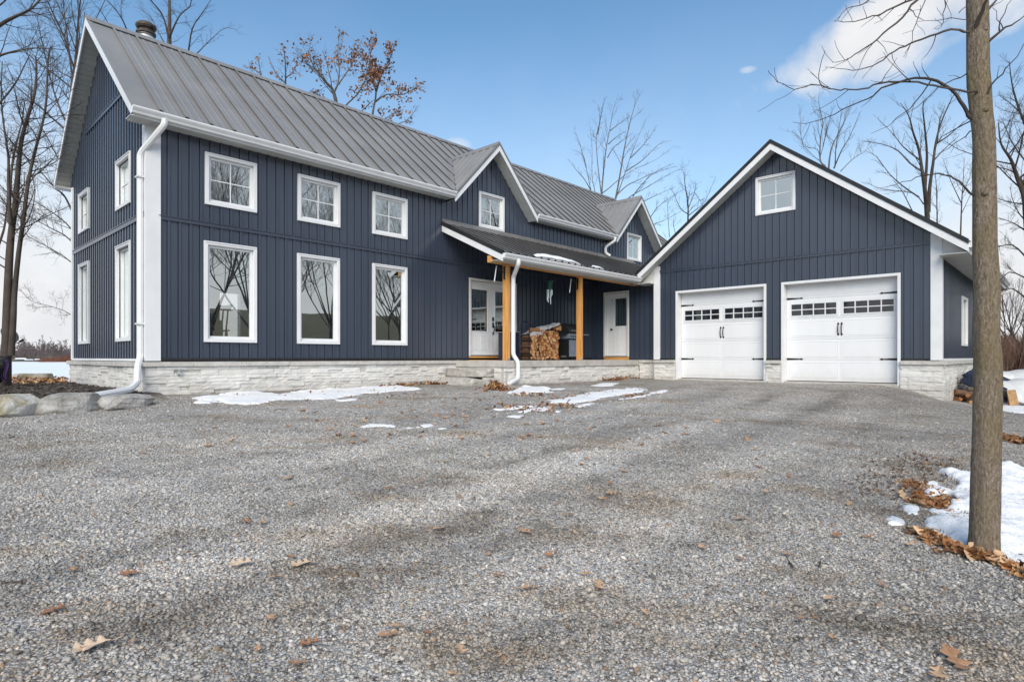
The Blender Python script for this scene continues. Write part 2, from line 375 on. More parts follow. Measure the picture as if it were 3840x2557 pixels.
def tone(x, y):
    u, v = x * .685 - y * .728, x * .728 + y * .685
    t = 1.02 + .48 * (fbm2(u * .33 + 3, v * .85 + 9, 4) - .5) + .50 * (fbm2(u * 1.5, v * 3.4, 4) - .5) + .30 * (fbm2(u * 5 + 7, v * 9, 3) - .5)
    w = fbm2(x * 3, y * 3, 3); dirt = np.clip((fbm2(u * .9 + 40, v * 2.2 + 5, 5) - .56) * 5, 0, 1) * .8
    for P, r_, d_ in SPOTW:
        du, dv = (x - P.x) * .685 - (y - P.y) * .728, (x - P.x) * .728 + (y - P.y) * .685
        e = np.exp(-((du / (r_ * 1.7)) ** 2 + (dv / (r_ * .6)) ** 2)) * (.2 + 1.3 * w) * np.clip(3.2 * (fbm2(u * 3 + 11, v * 7 + 3, 4) - .30), .1, 1.25); t = t - d_ * .95 * e; dirt = np.maximum(dirt, e * .9)
    for T_ in TRK:
        D = np.full(np.shape(x), 1e9)
        for a, b_ in zip(T_[:-1], T_[1:]):
            e = b_ - a; k = np.clip(((x - a[0]) * e[0] + (y - a[1]) * e[1]) / (e @ e), 0, 1); D = np.minimum(D, np.hypot(x - a[0] - k * e[0], y - a[1] - k * e[1]))
        m_ = np.exp(-(D / .30) ** 2) * (.45 + .8 * w); t = t + .17 * m_; t = t - .19 * (np.exp(-((D - .52) / .13) ** 2)) * (.1 + 1.3 * w)
    side = sst(u + 1.2 * (fbm2(u * .5, v * .5, 3) - .5), 1.5, 7); t = t - .07 * side - .10 * sst(-v, -3.6, -2.2); dirt = np.maximum(dirt, .18 * side)
    return np.clip(t, .42, 1.32), np.clip(dirt, 0, 1)
# ------------------------------------------------------------------ ground, lake
def axis(lo, hi, step, far, g=1.22):
    a = list(np.arange(lo, hi, step)); s = step
    x = a[-1]
    while x < far: s *= g; x += s; a.append(x)
    s = step; x = a[0]; pre = []
    while x > -far: s *= g; x -= s; pre.append(x)
    return np.array(pre[::-1] + a)
def make_ground():
    xs = axis(-3, 20, .11, 1500); ys = axis(-1.5, 21, .11, 1500)
    Xg_, Yg_ = np.meshgrid(xs, ys, indexing='ij'); Z = gz(Xg_, Yg_)
    nx, ny = len(xs), len(ys)
    me = bpy.data.meshes.new('ground')
    me.vertices.add(nx * ny); me.vertices.foreach_set('co', np.stack([Xg_, Yg_, Z], -1).ravel())
    i = np.arange(nx - 1)[:, None] * ny + np.arange(ny - 1)[None, :]
    q = np.stack([i, i + ny, i + ny + 1, i + 1], -1).reshape(-1, 4)
    me.loops.add(q.size); me.loops.foreach_set('vertex_index', q.ravel())
    me.polygons.add(len(q)); me.polygons.foreach_set('loop_start', np.arange(len(q)) * 4); me.polygons.foreach_set('loop_total', np.full(len(q), 4))
    me.polygons.foreach_set('use_smooth', np.ones(len(q), bool))
    wob = .25 * np.sin(Xg_ * 2.1) + .2 * np.sin(Yg_ * 3.3 + Xg_)
    soil = bedmask(Xg_, Yg_)
    # leafy soil round the tree at the edge of the drive
    tr = np.exp(-(((Xg_ - 6.6) / 2.4) ** 2 + ((Yg_ + .25 + wob * .4) / .75) ** 2)); soil = np.maximum(soil, np.clip(tr * 1.3 - .25, 0, .8))
    grass = np.maximum.reduce([sst(Yg_ + wob, 19.6, 20.6), sst(-Yg_ + wob, 1.2, 3.0), sst(Xg_, 26, 29), 1 - sst(Xg_, -5, -3)])
    damp = np.maximum(np.exp(-((Yg_ - 12.3) / 1.5) ** 2) * sst(Xg_, 2, 4) * (1 - sst(Xg_, 17.3, 17.6)), .75 * np.exp(-((Xg_ - 16.0) / 2.2) ** 2) * (1 - sst(Yg_, 3.2, 5.5)) * sst(Yg_, -2, 0))
    damp = np.maximum(damp, .8 * np.exp(-((Yg_ - 9.9) / 1.1) ** 2) * sst(Xg_, 10.5, 12)); damp = np.maximum(damp, .55 * np.exp(-(((Xg_ - 3.6) / 2.0) ** 2 + ((Yg_ + .2) / 1.3) ** 2)))
    for nme, arr in (('soil', soil), ('grass', grass), ('damp', damp), ('tone', tone(Xg_, Yg_)[0]), ('dirt', tone(Xg_, Yg_)[1])):
        a = me.attributes.new(nme, 'FLOAT', 'POINT'); a.data.foreach_set('value', arr.ravel().astype(np.float32))
    me.materials.append(M['gravel']); me.update(calc_edges=True)
    o = bpy.data.objects.new('ground', me); COL.objects.link(o); tag(o, kind='structure')
make_ground()
b = MB(); b.quad((-900, 19, -2.75), (420, 19, -2.75), (420, 545, -2.75), (-900, 545, -2.75)); tag(b.build('lake', M['lake']), kind='structure')

def make_gravel(seed, name, lab, t0, t1, cnt, size, dens):
    rng = np.random.default_rng(seed)
    ico = [(0, 0, 1)] + [(math.cos(k * 2 * math.pi / 6) * .95, math.sin(k * 2 * math.pi / 6) * .95, .25) for k in range(6)] + [(math.cos((k + .5) * 2 * math.pi / 6) * .8, math.sin((k + .5) * 2 * math.pi / 6) * .8, -.5) for k in range(6)]
    ico = np.array(ico)
    tri = [(0, 1 + k, 1 + (k + 1) % 6) for k in range(6)] + [(1 + k, 7 + k, 1 + (k + 1) % 6) for k in range(6)] + [(7 + k, 7 + (k + 1) % 6, 1 + (k + 1) % 6) for k in range(6)]
    tri = np.array(tri)
    t = t0 + (t1 - t0) * rng.random(cnt); a = (rng.random(len(t)) * 2 - 1) * 1.0
    keep = rng.random(len(t)) < ((t / 8.8) * np.clip(1.0 - (t - 3.6) / 5.4, .0, 1) * .58 if seed == 3 else (t / t1) * dens * sst(t, 5.2, 7.0) * (1 - .7 * sst(t, 10, 14.5)))
    t, a = t[keep], a[keep]
    x = (CT + a * ST) * t; y = (ST - a * CT) * t
    ok = (bedmask(x, y) < .2) & (y < 12.4 - .2 * (x > 0)) & (x < 17.2) & ~((x > 10.2) & (y > 10.5)) & (y > -1.0); x, y, t = x[ok], y[ok], t[ok]
    n = len(x)
    # stones lie in loose drifts: thin them where the drive is packed
    dn = .5 + .5 * np.sin(x * 1.9 + 1.2 * np.sin(y * 1.3)) * np.sin(y * 2.2 + x * .7)
    ok = rng.random(n) < .60 + .40 * dn; x, y = x[ok], y[ok]; n = len(x)
    z = gz(x, y)
    s = size * np.exp(rng.normal(0, .30, n)); s = np.minimum(s, .02)
    sc3 = np.stack([s * (1 + .5 * rng.random(n)), s * (.75 + .3 * rng.random(n)), s * (.5 + .35 * rng.random(n))], -1)
    P = ico[None] * (1 + .22 * rng.normal(size=(n, 13, 1)).clip(-1.5, 1.5)) * sc3[:, None, :]
    ang = rng.random(n) * 6.283; tl = rng.normal(0, .35, n)
    c, s_ = np.cos(tl)[:, None], np.sin(tl)[:, None]
    P = np.stack([P[..., 0] * c - P[..., 2] * s_, P[..., 1], P[..., 0] * s_ + P[..., 2] * c], -1)
    c, s_ = np.cos(ang)[:, None], np.sin(ang)[:, None]
    P = np.stack([P[..., 0] * c - P[..., 1] * s_, P[..., 0] * s_ + P[..., 1] * c, P[..., 2]], -1)
    P += np.stack([x, y, z + sc3[:, 2] * .45], -1)[:, None, :]
    me = bpy.data.meshes.new(name)
    me.vertices.add(n * 13); me.vertices.foreach_set('co', P.ravel())
    F = (tri[None] + (np.arange(n) * 13)[:, None, None]).reshape(-1, 3)
    me.loops.add(F.size); me.loops.foreach_set('vertex_index', F.ravel())
    me.polygons.add(len(F)); me.polygons.foreach_set('loop_start', np.arange(len(F)) * 3); me.polygons.foreach_set('loop_total', np.full(len(F), 3))
    me.polygons.foreach_set('use_smooth', np.ones(len(F), bool))
    base = np.array([(.45, .437, .42), (.40, .388, .375), (.50, .485, .465), (.34, .33, .318), (.17, .162, .155), (.46, .415, .36), (.58, .56, .535), (.34, .24, .17), (.42, .425, .43)])
    pk = rng.choice(9, n, p=[.22, .19, .15, .13, .07, .07, .06, .03, .08])
    cc = base[pk] * (.86 + .32 * rng.random((n, 1))) * np.array([.985, .952, .912])
    tn, dr = tone(x, y); cc = cc * tn[:, None] * (1 - dr[:, None] * np.array([.20, .30, .42]))
    at_ = me.attributes.new('col', 'FLOAT_COLOR', 'FACE')
    at_.data.foreach_set('color', np.repeat(np.c_[cc, np.ones(n)], len(tri), 0).ravel())
    me.materials.append(M['pebble']); me.update(calc_edges=True)
    o = bpy.data.objects.new(name, me); COL.objects.link(o)
    tag(o, lab, 'gravel', kind='stuff'); print('pebbles', n)
make_gravel(3, 'loose_gravel', 'loose grey crushed stone covering the driveway', 2.2, 8.8, 520000, .0072, 1.0)
make_gravel(4, 'coarse_gravel', 'coarser loose stone scattered over the middle and far driveway', 5.2, 14.5, 260000, .0092, .20)

# ------------------------------------------------------------------ building helpers
YF, XG0, XLK, XGR = 12.8, 3.47, 17.85, 17.55      # house front, house gable, link wall, garage front
YB, XE = 19.1, 23.75
front = lambda s, z, d: (s, YF - d, z)
rear = lambda s, z, d: (s, YB + d, z)
gable = lambda s, z, d: (XG0 - d, s, z)
gend = lambda s, z, d: (XE + d, s, z)
link = lambda s, z, d: (XLK - d, s, z)
gfront = lambda s, z, d: (XGR - d, s, z)
GR, GLf = 2.31, 10.03                              # garage side walls
gside = lambda s, z, d: (s, GR - d, z)

def siding(fm, s0, s1, zb, top, holes=(), start=None, sp=.197, bw=.046, h=.018, gw=.013, gd=.032, brk=()):
    mb = MB(); start = s0 + .12 if start is None else start
    xs = {s0, s1, *brk}
    for a, b_, _, _ in holes: xs |= {a, b_}
    bats = []
    k = start
    while k < s1:
        bats.append(k)
        for e in (k - gw, k, k + bw):
            if s0 < e < s1: xs.add(e)
        k += sp
    xs = sorted(x for x in xs if s0 - 1e-6 <= x <= s1 + 1e-6)
    xs = [x for i, x in enumerate(xs) if i == 0 or x - xs[i - 1] > 1e-5]
    pd = 0
    for a, b_ in zip(xs[:-1], xs[1:]):
        m = (a + b_) / 2; d = 0
        for k in bats:
            if k <= m < k + bw: d = h
            elif k - gw <= m < k: d = -gd
        za, zc = top(a + 1e-6), top(b_ - 1e-6)
        segs = [(zb, zb, za, zc)]
        for ha, hb, h0, h1 in holes:
            if ha <= m <= hb:
                ns = []
                for (p, q, r, s_) in segs:
                    if h0 > min(p, q) + 1e-4: ns.append((p, q, min(r, h0), min(s_, h0)))
                    if h1 < max(r, s_) - 1e-4: ns.append((max(p, h1), max(q, h1), r, s_))
                segs = [g for g in ns if max(g[2] - g[0], g[3] - g[1]) > 1e-4]
        for (p, q, r, s_) in segs:
            mb.quad(fm(a, p, d), fm(b_, q, d), fm(b_, s_, d), fm(a, r, d))
            if d != pd: mb.quad(fm(a, p, pd), fm(a, p, d), fm(a, r, d), fm(a, r, pd))
        pd = d
    return mb

def veneer(fm, s0, s1, ztop, zbot, seed, d0=.0, lens=(.14, .62), hts=(.055, .15)):
    R = random.Random(seed); mb = MB(); mb.col = (.72, .71, .69)
    mb.fbox(fm, s0 + .01, s1 - .01, zbot, ztop, d0 - .10, d0 + .004)
    z = ztop
    while z > zbot:
        hh = R.uniform(*hts); zl = z - hh; s = s0 - (R.random() * .3)
        while s < s1:
            ln = R.uniform(*lens) * (1.0 if hh > .09 else .9); a, b_ = max(s, s0), min(s + ln, s1); s += ln
            if b_ - a < .03: continue
            pr = d0 + R.uniform(.012, .036); g = .0018; t = R.uniform(.93, 1.04); w = R.uniform(-.006, .022); mb.col = (t + w, t, t - w)
            nx, nz = max(2, int((b_ - a) / .09)), 2
            if R.random() < .3 and hh > .1: zz = [(zl, zl + hh * R.uniform(.4, .6)), (None, z)]; zz[1] = (zz[0][1], z)
            else: zz = [(zl, z)]
            for z0, z1 in zz:
                pr2 = pr + R.uniform(-.012, .012); G = []
                for i in range(nx + 1):
                    for j in range(nz + 1):
                        e = (i in (0, nx)) or (j in (0, nz))
                        G.append(mb.vert(fm(a + g + (b_ - a - 2 * g) * i / nx, z0 + g + (z1 - z0 - 2 * g) * j / nz, pr2 - (.004 if e else 0) + R.uniform(-.0045, .0045))))
                I = lambda i, j: G[i * (nz + 1) + j]
                for i in range(nx):
                    for j in range(nz): mb.face((I(i, j), I(i + 1, j), I(i + 1, j + 1), I(i, j + 1)))
                bk = [mb.vert(fm(s_, z_, d0)) for s_, z_ in ((a + g, z0 + g), (b_ - g, z0 + g), (b_ - g, z1 - g), (a + g, z1 - g))]
                for i in range(nx): mb.face((I(i, 0), I(i + 1, 0), bk[1], bk[0])) if False else None
                mb.face([bk[0], bk[1]] + [I(i, 0) for i in range(nx, -1, -1)]); mb.face([bk[3], bk[2]] + [I(i, nz) for i in range(nx, -1, -1)])
                mb.face([bk[0], bk[3]] + [I(0, j) for j in range(nz, -1, -1)]); mb.face([bk[1], bk[2]] + [I(nx, j) for j in range(nz, -1, -1)])
        z = zl
    return mb

def window(parent, fm, s0, s1, z0, z1, cross=True, jamb=.05, mat='trim', blind=False):
    mb = MB(); mb.frame(fm, s0, s1, z0, z1, .072, -.02, .045)
    mb.fbox(fm, s0 + .012, s1 - .012, z1 - .03, z1 - .008, .045, .058)     # drip lip along the head
    w = mb.build('window', M[mat], parent, bevel=.004)
    a, b_, c, d = s0 + .072, s1 - .072, z0 + .072, z1 - .072
    q = MB(); q.frame(fm, a, b_, c, d, .052, -jamb - .03, .012 - jamb + .02); q.build('sash', M[mat], w, bevel=.003)
    a, b_, c, d = a + .05, b_ - .05, c + .05, d - .05
    q = MB(); q.quad(*[fm(x, z, -jamb) for x, z in ((a, c), (b_, c), (b_, d), (a, d))]); q.build('pane', M['glass'], w)
    if cross:
        q = MB(); mx, mz = (a + b_) / 2, (c + d) / 2
        q.fbox(fm, mx - .010, mx + .010, c, d, -jamb + .002, -jamb + .012); q.fbox(fm, a, mx - .010, mz - .010, mz + .010, -jamb + .002, -jamb + .0115); q.fbox(fm, mx + .010, b_, mz - .010, mz + .010, -jamb + .002, -jamb + .0115)
        q.build('muntin', M[mat], w)
    return w
def hole(s0, s1, z0, z1, e=.05): return (s0 + e, s1 - e, z0 + e, z1 - e)

# ------------------------------------------------------------------ FARMHOUSE
ZE, RS = 4.60, .842                                # eave height of roof sheet, pitch
YEF, YEB, YR = 12.45, 19.45, 15.95
zroof = lambda y: ZE + RS * (min(y, 2 * YR - y) - YEF)
ZR = zroof(YR)
XR0, XR1 = 3.13, 24.1
DORM = [(12.65, 1.72, 6.39), (20.68, 1.72, 6.37)]  # centre, half width at the eave, ridge height
house = thing('farmhouse', 'two storey navy blue board and batten house with grey metal roof and porch', 'house', (3.47, 12.8, -.73))
fw = [(4.51, 5.56, 3.10, 4.16), (6.49, 7.56, 3.10, 4.16), (8.47, 9.54, 3.10, 4.16), (4.49, 5.56, .31, 2.36), (6.48, 7.55, .31, 2.36), (8.47, 9.535, .31, 2.36),
      (12.15, 13.22, 3.86, 4.92), (20.19, 21.25, 3.86, 4.92)]
FD = (11.75, 13.79, .04, 2.32)
def top_front(x):
    z = 4.45
    for c, hw, zp in DORM:
        if abs(x - c) < hw - .03: z = max(z, zp - .16 - (zp - 4.57) / hw * abs(x - c))
    return z
brk = []
for c, hw, zp in DORM: brk += [c, c - hw + .03, c + hw - .03]
siding(front, XG0, XE, -.07, top_front, [hole(*w) for w in fw] + [(FD[0] + .06, FD[1] - .06, -.09, FD[3] - .06)], start=3.63 + .0, brk=brk).build('wall', M['siding'], house)
gtop = lambda y: zroof(y) - .10
gw_ = [(13.75, 14.82, 3.10, 4.14), (17.24, 18.27, 3.10, 4.09), (13.75, 14.82, .33, 2.35), (17.24, 18.27, .33, 2.33)]
siding(gable, YF, YB, -.07, gtop, [hole(*w) for w in gw_], start=12.93, brk=[YR], h=.02).build('wall', M['siding'], house)
# rear wall with the two windows one sees straight through the house
bw_ = [(7.05, 7.78, .55, 2.05), (12.62, 13.18, 1.2, 2.2), (16, 17.2, .4, 2.2), (20, 21, .4, 2.2)]
siding(rear, XG0, XE, -.07, lambda x: 4.45, [hole(*w) for w in bw_]).build('wall', M['siding'], house)
siding(gend, YF, YB, -.07, gtop, brk=[YR]).build('wall', M['siding'], house)
for i, w in enumerate(fw): window(house, front, *w, cross=(w[2] > 2))
for w in gw_: window(house, gable, *w, cross=(w[2] > 2), jamb=.07)
for w in bw_:
    mb = MB(); mb.frame(rear, *w, .07, -.06, .03); mb.frame(rear, *w, .06, -.16, -.062); f = mb.build('window', M['trim'], house)
    q = MB(); q.quad(*[rear(x, z, -.02) for x, z in ((w[0], w[2]), (w[1], w[2]), (w[1], w[3]), (w[0], w[3]))]); q.build('pane', M['clearglass'], f)
# trims
for fm, a, b_, z0, z1 in ((front, XG0 + .2, 17.85, 2.655, 2.735), (gable, YF + .02, YB - .16, 2.66, 2.76), (gable, YF + 1.62, YB - 1.55, 5.43, 5.52)):
    mb = MB(); mb.fbox(fm, a, b_, z0, z1, -.01, .036); mb.fbox(fm, a, b_, z1 - .012, z1, .036, .052); mb.build('belt_trim', M['siding'], house)
mb = MB(); mb.fbox(front, XG0 + .2, 17.8, -.075, -.02, 0, .03); mb.build('skirt_trim', M['blacktrim'], house)
mb = MB(); mb.fbox(gable, YF + .01, YB - .1, -.075, -.028, 0, .034); mb.build('skirt_trim', M['trim'], house)
mb = MB(); mb.box(XG0 - .035, XG0 + .235, YF - .04, YF + .15, -.07, 4.43); mb.build('corner_board', M['trim'], house, bevel=.004)
mb = MB(); mb.box(XG0 - .035, XG0 + .1, YB - .10, YB + .035, -.07, 4.43); mb.build('corner_board', M['trim'], house, bevel=.004)
mb = MB(); mb.box(17.80, 17.87, YF - .036, YF, -.07, 2.62); mb.build('corner_board', M['siding'], house)

# roof sheets with ribs
def rib(mb, p, q, n, side, w=.045, h=.022):
    p, q, n, side = Vector(p), Vector(q), Vector(n), Vector(side)
    a, t = side * w / 2, side * w / 4
    if h > .015: t, b0 = side * w * .46, side * w * .30; mb.hexa([p + b0, p + a, q + a, q + b0, p - t + n * h, p + t * .5 + n * h, q + t * .5 + n * h, q - t + n * h])
    else: mb.hexa([p - a, p + a, q + a, q - a, p - t + n * h, p + t + n * h, q + t + n * h, q - t + n * h])
def ylow(x):
    y = YEF
    for c, hw, zp in DORM:
        if abs(x - c) < hw:
            zz = zp - (zp - 4.57) / hw * abs(x - c); y = max(y, YEF + (zz - ZE) / RS)
    return y
mb = MB(); nf = Vector((0, -RS, 1)).normalized(); nb = Vector((0, RS, 1)).normalized()
cuts = sorted({XR0, XR1, *[c for c, _, _ in DORM], *[c - h_ for c, h_, _ in DORM], *[c + h_ for c, h_, _ in DORM]})
for a, b_ in zip(cuts[:-1], cuts[1:]):
    ya, yb = ylow(a + 1e-4), ylow(b_ - 1e-4)
    mb.quad((a, ya, zroof(ya)), (b_, yb, zroof(yb)), (b_, YR, ZR), (a, YR, ZR))
mb.quad((XR0, YR, ZR), (XR1, YR, ZR), (XR1, YEB, ZE), (XR0, YEB, ZE))
for a, b_ in zip(cuts[:-1], cuts[1:]):           # underside
    ya, yb = ylow(a + 1e-4), ylow(b_ - 1e-4)
    mb.quad((a, ya, zroof(ya) - .03), (a, YR, ZR - .03), (b_, YR, ZR - .03), (b_, yb, zroof(yb) - .03))
mb.quad((XR0, YR, ZR - .03), (XR0, YEB, ZE - .03), (XR1, YEB, ZE - .03), (XR1, YR, ZR - .03))
x = 3.62
while x < XR1 - .1:
    y = ylow(x); rib(mb, (x, y - .0, zroof(y)), (x, YR - .06, zroof(YR - .06)), nf, (1, 0, 0), .075, .042)
    for k in (.15, .30):
        y2 = ylow(x + k)
        if x + k < XR1: rib(mb, (x + k, y2, zroof(y2)), (x + k, YR - .06, zroof(YR - .06)), nf, (1, 0, 0), .06, .006)
    x += .4486
roof = mb.build('roof', M['roof'], house)
mb = MB()                                         # dark closure line and rib ends along the eave
for a, b_ in ((XR0 + .02, DORM[0][0] - 1.72), (DORM[0][0] + 1.72, DORM[1][0] - 1.72), (DORM[1][0] + 1.72, XR1)):
    mb = MB(); mb.box(a, b_, YEF - .012, YEF + .02, ZE - .038, ZE - .006)
    x = 3.62
    while x < b_:
        if x > a: mb.box(x - .03, x + .03, YEF - .016, YEF + .004, ZE - .004, ZE + .022)
        x += .4486
    mb.build('eave_closure', M['blacktrim'], roof)
mb = MB()
for s_, n in ((-1, nf), (1, nb)):
    e = Vector((0, -s_ * -1 * .0, 0))
    y0 = YR + s_ * .16
    mb.hexa([(XR0 - .01, YR, ZR + .012), (XR1, YR, ZR + .012), (XR1, y0, zroof(y0) + .024), (XR0 - .01, y0, zroof(y0) + .024), (XR0 - .01, YR, ZR + .05), (XR1, YR, ZR + .05), (XR1, y0, zroof(y0) + .044), (XR0 - .01, y0, zroof(y0) + .044)])
mb.build('ridge_cap', M['roof'], roof)
mb = MB()                                         # dark foam strip just under the cap
y0 = YR - .165
mb.hexa([(XR0 + .05, y0 - .02, zroof(y0) - .0), (XR1, y0 - .02, zroof(y0)), (XR1, y0 + .01, zroof(y0)), (XR0 + .05, y0 + .01, zroof(y0)), (XR0 + .05, y0 - .015, zroof(y0) + .024), (XR1, y0 - .015, zroof(y0) + .024), (XR1, y0 + .01, zroof(y0) + .03), (XR0 + .05, y0 + .01, zroof(y0) + .03)])
mb.build('ridge_closure', M['blacktrim'], roof)
# rake boards and sloping soffit at both gable ends
def slope_bar(mb, x0, x1, y0, y1, top, thick, zf=zroof):
    mb.hexa([(x0, y0, zf(y0) - top - thick), (x1, y0, zf(y0) - top - thick), (x1, y1, zf(y1) - top - thick), (x0, y1, zf(y1) - top - thick),
             (x0, y0, zf(y0) - top), (x1, y0, zf(y0) - top), (x1, y1, zf(y1) - top), (x0, y1, zf(y1) - top)])
for xa, xb in ((XR0 - .005, XR0 + .02), (XR1 - .02, XR1 + .005)):
    for ya, yb in ((YEF - .0, YR), (YR, YEB)):
        mb = MB(); slope_bar(mb, xa, xb, ya, yb, -.012, .20); mb.build('rake_board', M['trim'], house)
mb = MB()
slope_bar(mb, XR0 - .012, XR0 + .09, YEF, YR, -.014, .012); slope_bar(mb, XR0 - .012, XR0 + .09, YR, YEB, -.014, .012)
mb.build('rake_cap', M['roof'], roof)
for xa, xb in ((XR0 + .02, XG0), (XE, XR1 - .02)):
    for sgn in (0, 1):
        mb = MB(); N_s = 34
        for k in range(N_s):
            u0, u1 = k / N_s, (k + 1) / N_s - .12 / N_s
            f = (lambda u: YEF + (YR - YEF) * u) if sgn == 0 else (lambda u: YEB + (YR - YEB) * u)
            a, b_ = sorted((f(u0), f(u1))); slope_bar(mb, xa, xb, a, b_, .135, .012)
            a, b_ = sorted((f(u1), f((k + 1) / N_s))); slope_bar(mb, xa, xb, a, b_, .125, .008)
        mb.build('soffit', M['soffit'], house)
# eaves: soffit, fascia, gutter
def eave(x0, x1):
    mb = MB(); mb.box(x0, x1, YEF + .02, YF, 4.415, 4.432); mb.build('soffit', M['soffit'], house)
    mb = MB(); mb.box(x0, x1, YEF, YEF + .02, 4.40, 4.59); mb.build('fascia', M['trim'], house)
def gutter(parent, p0, p1, out, size=.12, mat='trim'):
    # K-style trough: back against the fascia, open top
    p0, p1, out = Vector(p0), Vector(p1), Vector(out); mb = MB(); s = size
    prof = [(0, s), (0, 0), (s * .55, 0), (s * .66, s * .3), (s * .86, s * .55), (s, s * .78), (s, s), (s * .93, s), (s * .93, s * .8), (s * .6, s * .36), (s * .5, s * .07), (s * .05, s * .07), (s * .05, s)]
    for q in (p0, p1):
        for (o_, z) in prof: mb.vert(q + out * o_ + Vector((0, 0, z)))
    n = len(prof)
    for k in range(n): mb.face((k, (k + 1) % n, n + (k + 1) % n, n + k))
    for base in (0, n): mb.face([base + k for k in (0, 1, 2, 3, 4, 5, 6)])
    return mb.build('gutter', M[mat], parent)
segs = [(XR0, DORM[0][0] - 1.74), (DORM[0][0] + 1.74, DORM[1][0] - 1.74), (DORM[1][0] + 1.74, XR1)]
for a, b_ in segs:
    eave(a, b_); gutter(house, (a, YEF, 4.44), (b_, YEF, 4.44), (0, -1, 0))
mb = MB(); mb.box(XR0, XR1, YEB - .02, YEB, 4.40, 4.59); mb.build('fascia', M['trim'], house)
mb = MB(); mb.box(XR0, XR1, YB, YEB - .02, 4.415, 4.43); mb.build('soffit', M['soffit'], house)
# boxed eave ends on the gable
for y0, y1 in ((YEF + .02, YF), (YB, YEB - .02)):
    mb = MB(); mb.box(XR0 + .02, XG0, y0, y1, 4.395, 4.41); mb.build('soffit', M['soffit'], house)

# dormers
for c, hw, zp in DORM:
    sl = (zp - 4.57) / hw
    yv = lambda x: YEF + (zp - sl * abs(x - c) - ZE) / RS
    YD = YEF - .02
    dm = MB()
    for s_ in (-1, 1):
        E0 = (c + s_ * hw, YD, 4.57); Rf = (c, YD, zp); Rb = (c, yv(c) + .02, zp); Eb = (c + s_ * hw, YEF + .02, 4.57)
        dm.quad(E0, Rf, Rb, Eb); lo = lambda p: (p[0], p[1], p[2] - .035); dm.quad(lo(E0), lo(Eb), lo(Rb), lo(Rf))
        n = Vector((s_ * sl, 0, 1)).normalized(); y = YD + .2
        while y < yv(c) - .1:
            zz = ZE + RS * (y - YEF); xx = c + s_ * (zp - zz) / sl
            rib(dm, (xx, y, zz), (c + s_ * .03, y, zp - .03 * sl), n, (0, -1, 0), .05, .03); y += .30
    d = dm.build('dormer', M['roof'], house)
    mb = MB()
    for s_ in (-1, 1):
        x0 = c + s_ * .13
        mb.hexa([(c, YD - .015, zp + .01), (x0, YD - .015, zp - .13 * sl + .015), (x0, yv(c), zp - .13 * sl + .015), (c, yv(c) + .1, zp + .01), (c, YD - .015, zp + .04), (x0, YD - .015, zp - .13 * sl + .035), (x0, yv(c), zp - .13 * sl + .035), (c, yv(c) + .1, zp + .04)])
    mb.build('ridge_cap', M['roof'], d)
    for s_ in (-1, 1):
        xe = c + s_ * (hw + .02); ze = zp - sl * (hw + .02)
        def bar(mb, y0, y1, t0, t1):
            mb.hexa([(xe, y0, ze - t1), (c, y0, zp - t1), (c, y1, zp - t1), (xe, y1, ze - t1), (xe, y0, ze - t0), (c, y0, zp - t0), (c, y1, zp - t0), (xe, y1, ze - t0)])
        mb = MB(); bar(mb, YD - .03, YD - .005, -.005, .085); mb.build('drip_edge', M['roofdark'], d)
        mb = MB(); bar(mb, YD - .022, YD + .002, .087, .245); mb.build('rake_board', M['trim'], d)
        mb = MB(); K = 16
        for k in range(K):
            for u0, u1, t in ((k / K, (k + .9) / K, .20), ((k + .9) / K, (k + 1) / K, .192)):
                xa, xb = c + s_ * hw * (1 - u0), c + s_ * hw * (1 - u1); zA, zB = zp - sl * hw * (1 - u0), zp - sl * hw * (1 - u1)
                mb.hexa([(xa, YD + .003, zA - t - .01), (xb, YD + .003, zB - t - .01), (xb, YF, zB - t - .01), (xa, YF, zA - t - .01), (xa, YD + .003, zA - t), (xb, YD + .003, zB - t), (xb, YF, zB - t), (xa, YF, zA - t)])
        mb.build('soffit', M['soffit'], d)
        # valley flashing
        p0, p1 = Vector((c + s_ * hw, YEF, ZE)), Vector((c, yv(c), zp)); u = (p1 - p0).normalized(); sd = Vector((s_, 0, 0)); up = Vector((0, 0, .022))
        mb = MB(); mb.quad(p0 + up * 1.2, p0 + sd * .17 + up, p1 + sd * .17 + up, p1 + up * 1.2); mb.build('flashing', M['roof'], d)
# foundation veneer and ledges
veneer(front, XG0 - .05, 11.2, -.18, -1.0, 1, .05).build('foundation', M['stone'], house)
veneer(gable, YF - .05, YB, -.18, -1.0, 2, .05).build('foundation', M['stone'], house)
def ledge(parent, fm, a, b_, z0=-.18, z1=-.09, d=.125):
    mb = MB(); R = random.Random(int(a * 10)); s = a
    while s < b_:
        e = min(b_, s + R.uniform(.7, 1.1)); k = R.uniform(-.006, .006)
        mb.fbox(fm, s + .002, e - .002, z0 + k, z1, -.02, d + k); s = e
    return mb.build('ledge', M['limestone'], parent, bevel=.008)
ledge(house, front, XG0 - .125, 11.17); ledge(house, gable, YF + .0, YB + .05)
# chimney flue behind the ridge
mb = MB(); C0 = (4.45, 16.45, 0); mb.lathe(C0, [(.185, 6.9), (.18, 7.86)], 24); ch = mb.build('chimney', M['flue'], house, smooth=False)
mb = MB(); mb.lathe(C0, [(.18, 7.84), (.215, 7.86), (.215, 7.90), (.15, 7.91), (.15, 7.98), (.20, 7.99), (.225, 8.03), (.225, 8.07), (.16, 8.13), (.02, 8.15)], 24); mb.build('cap', M['rust'], ch)
mb = MB(); mb.lathe(C0, [(.187, 7.80), (.187, 7.83)], 24); mb.build('storm_collar', M['rust'], ch)
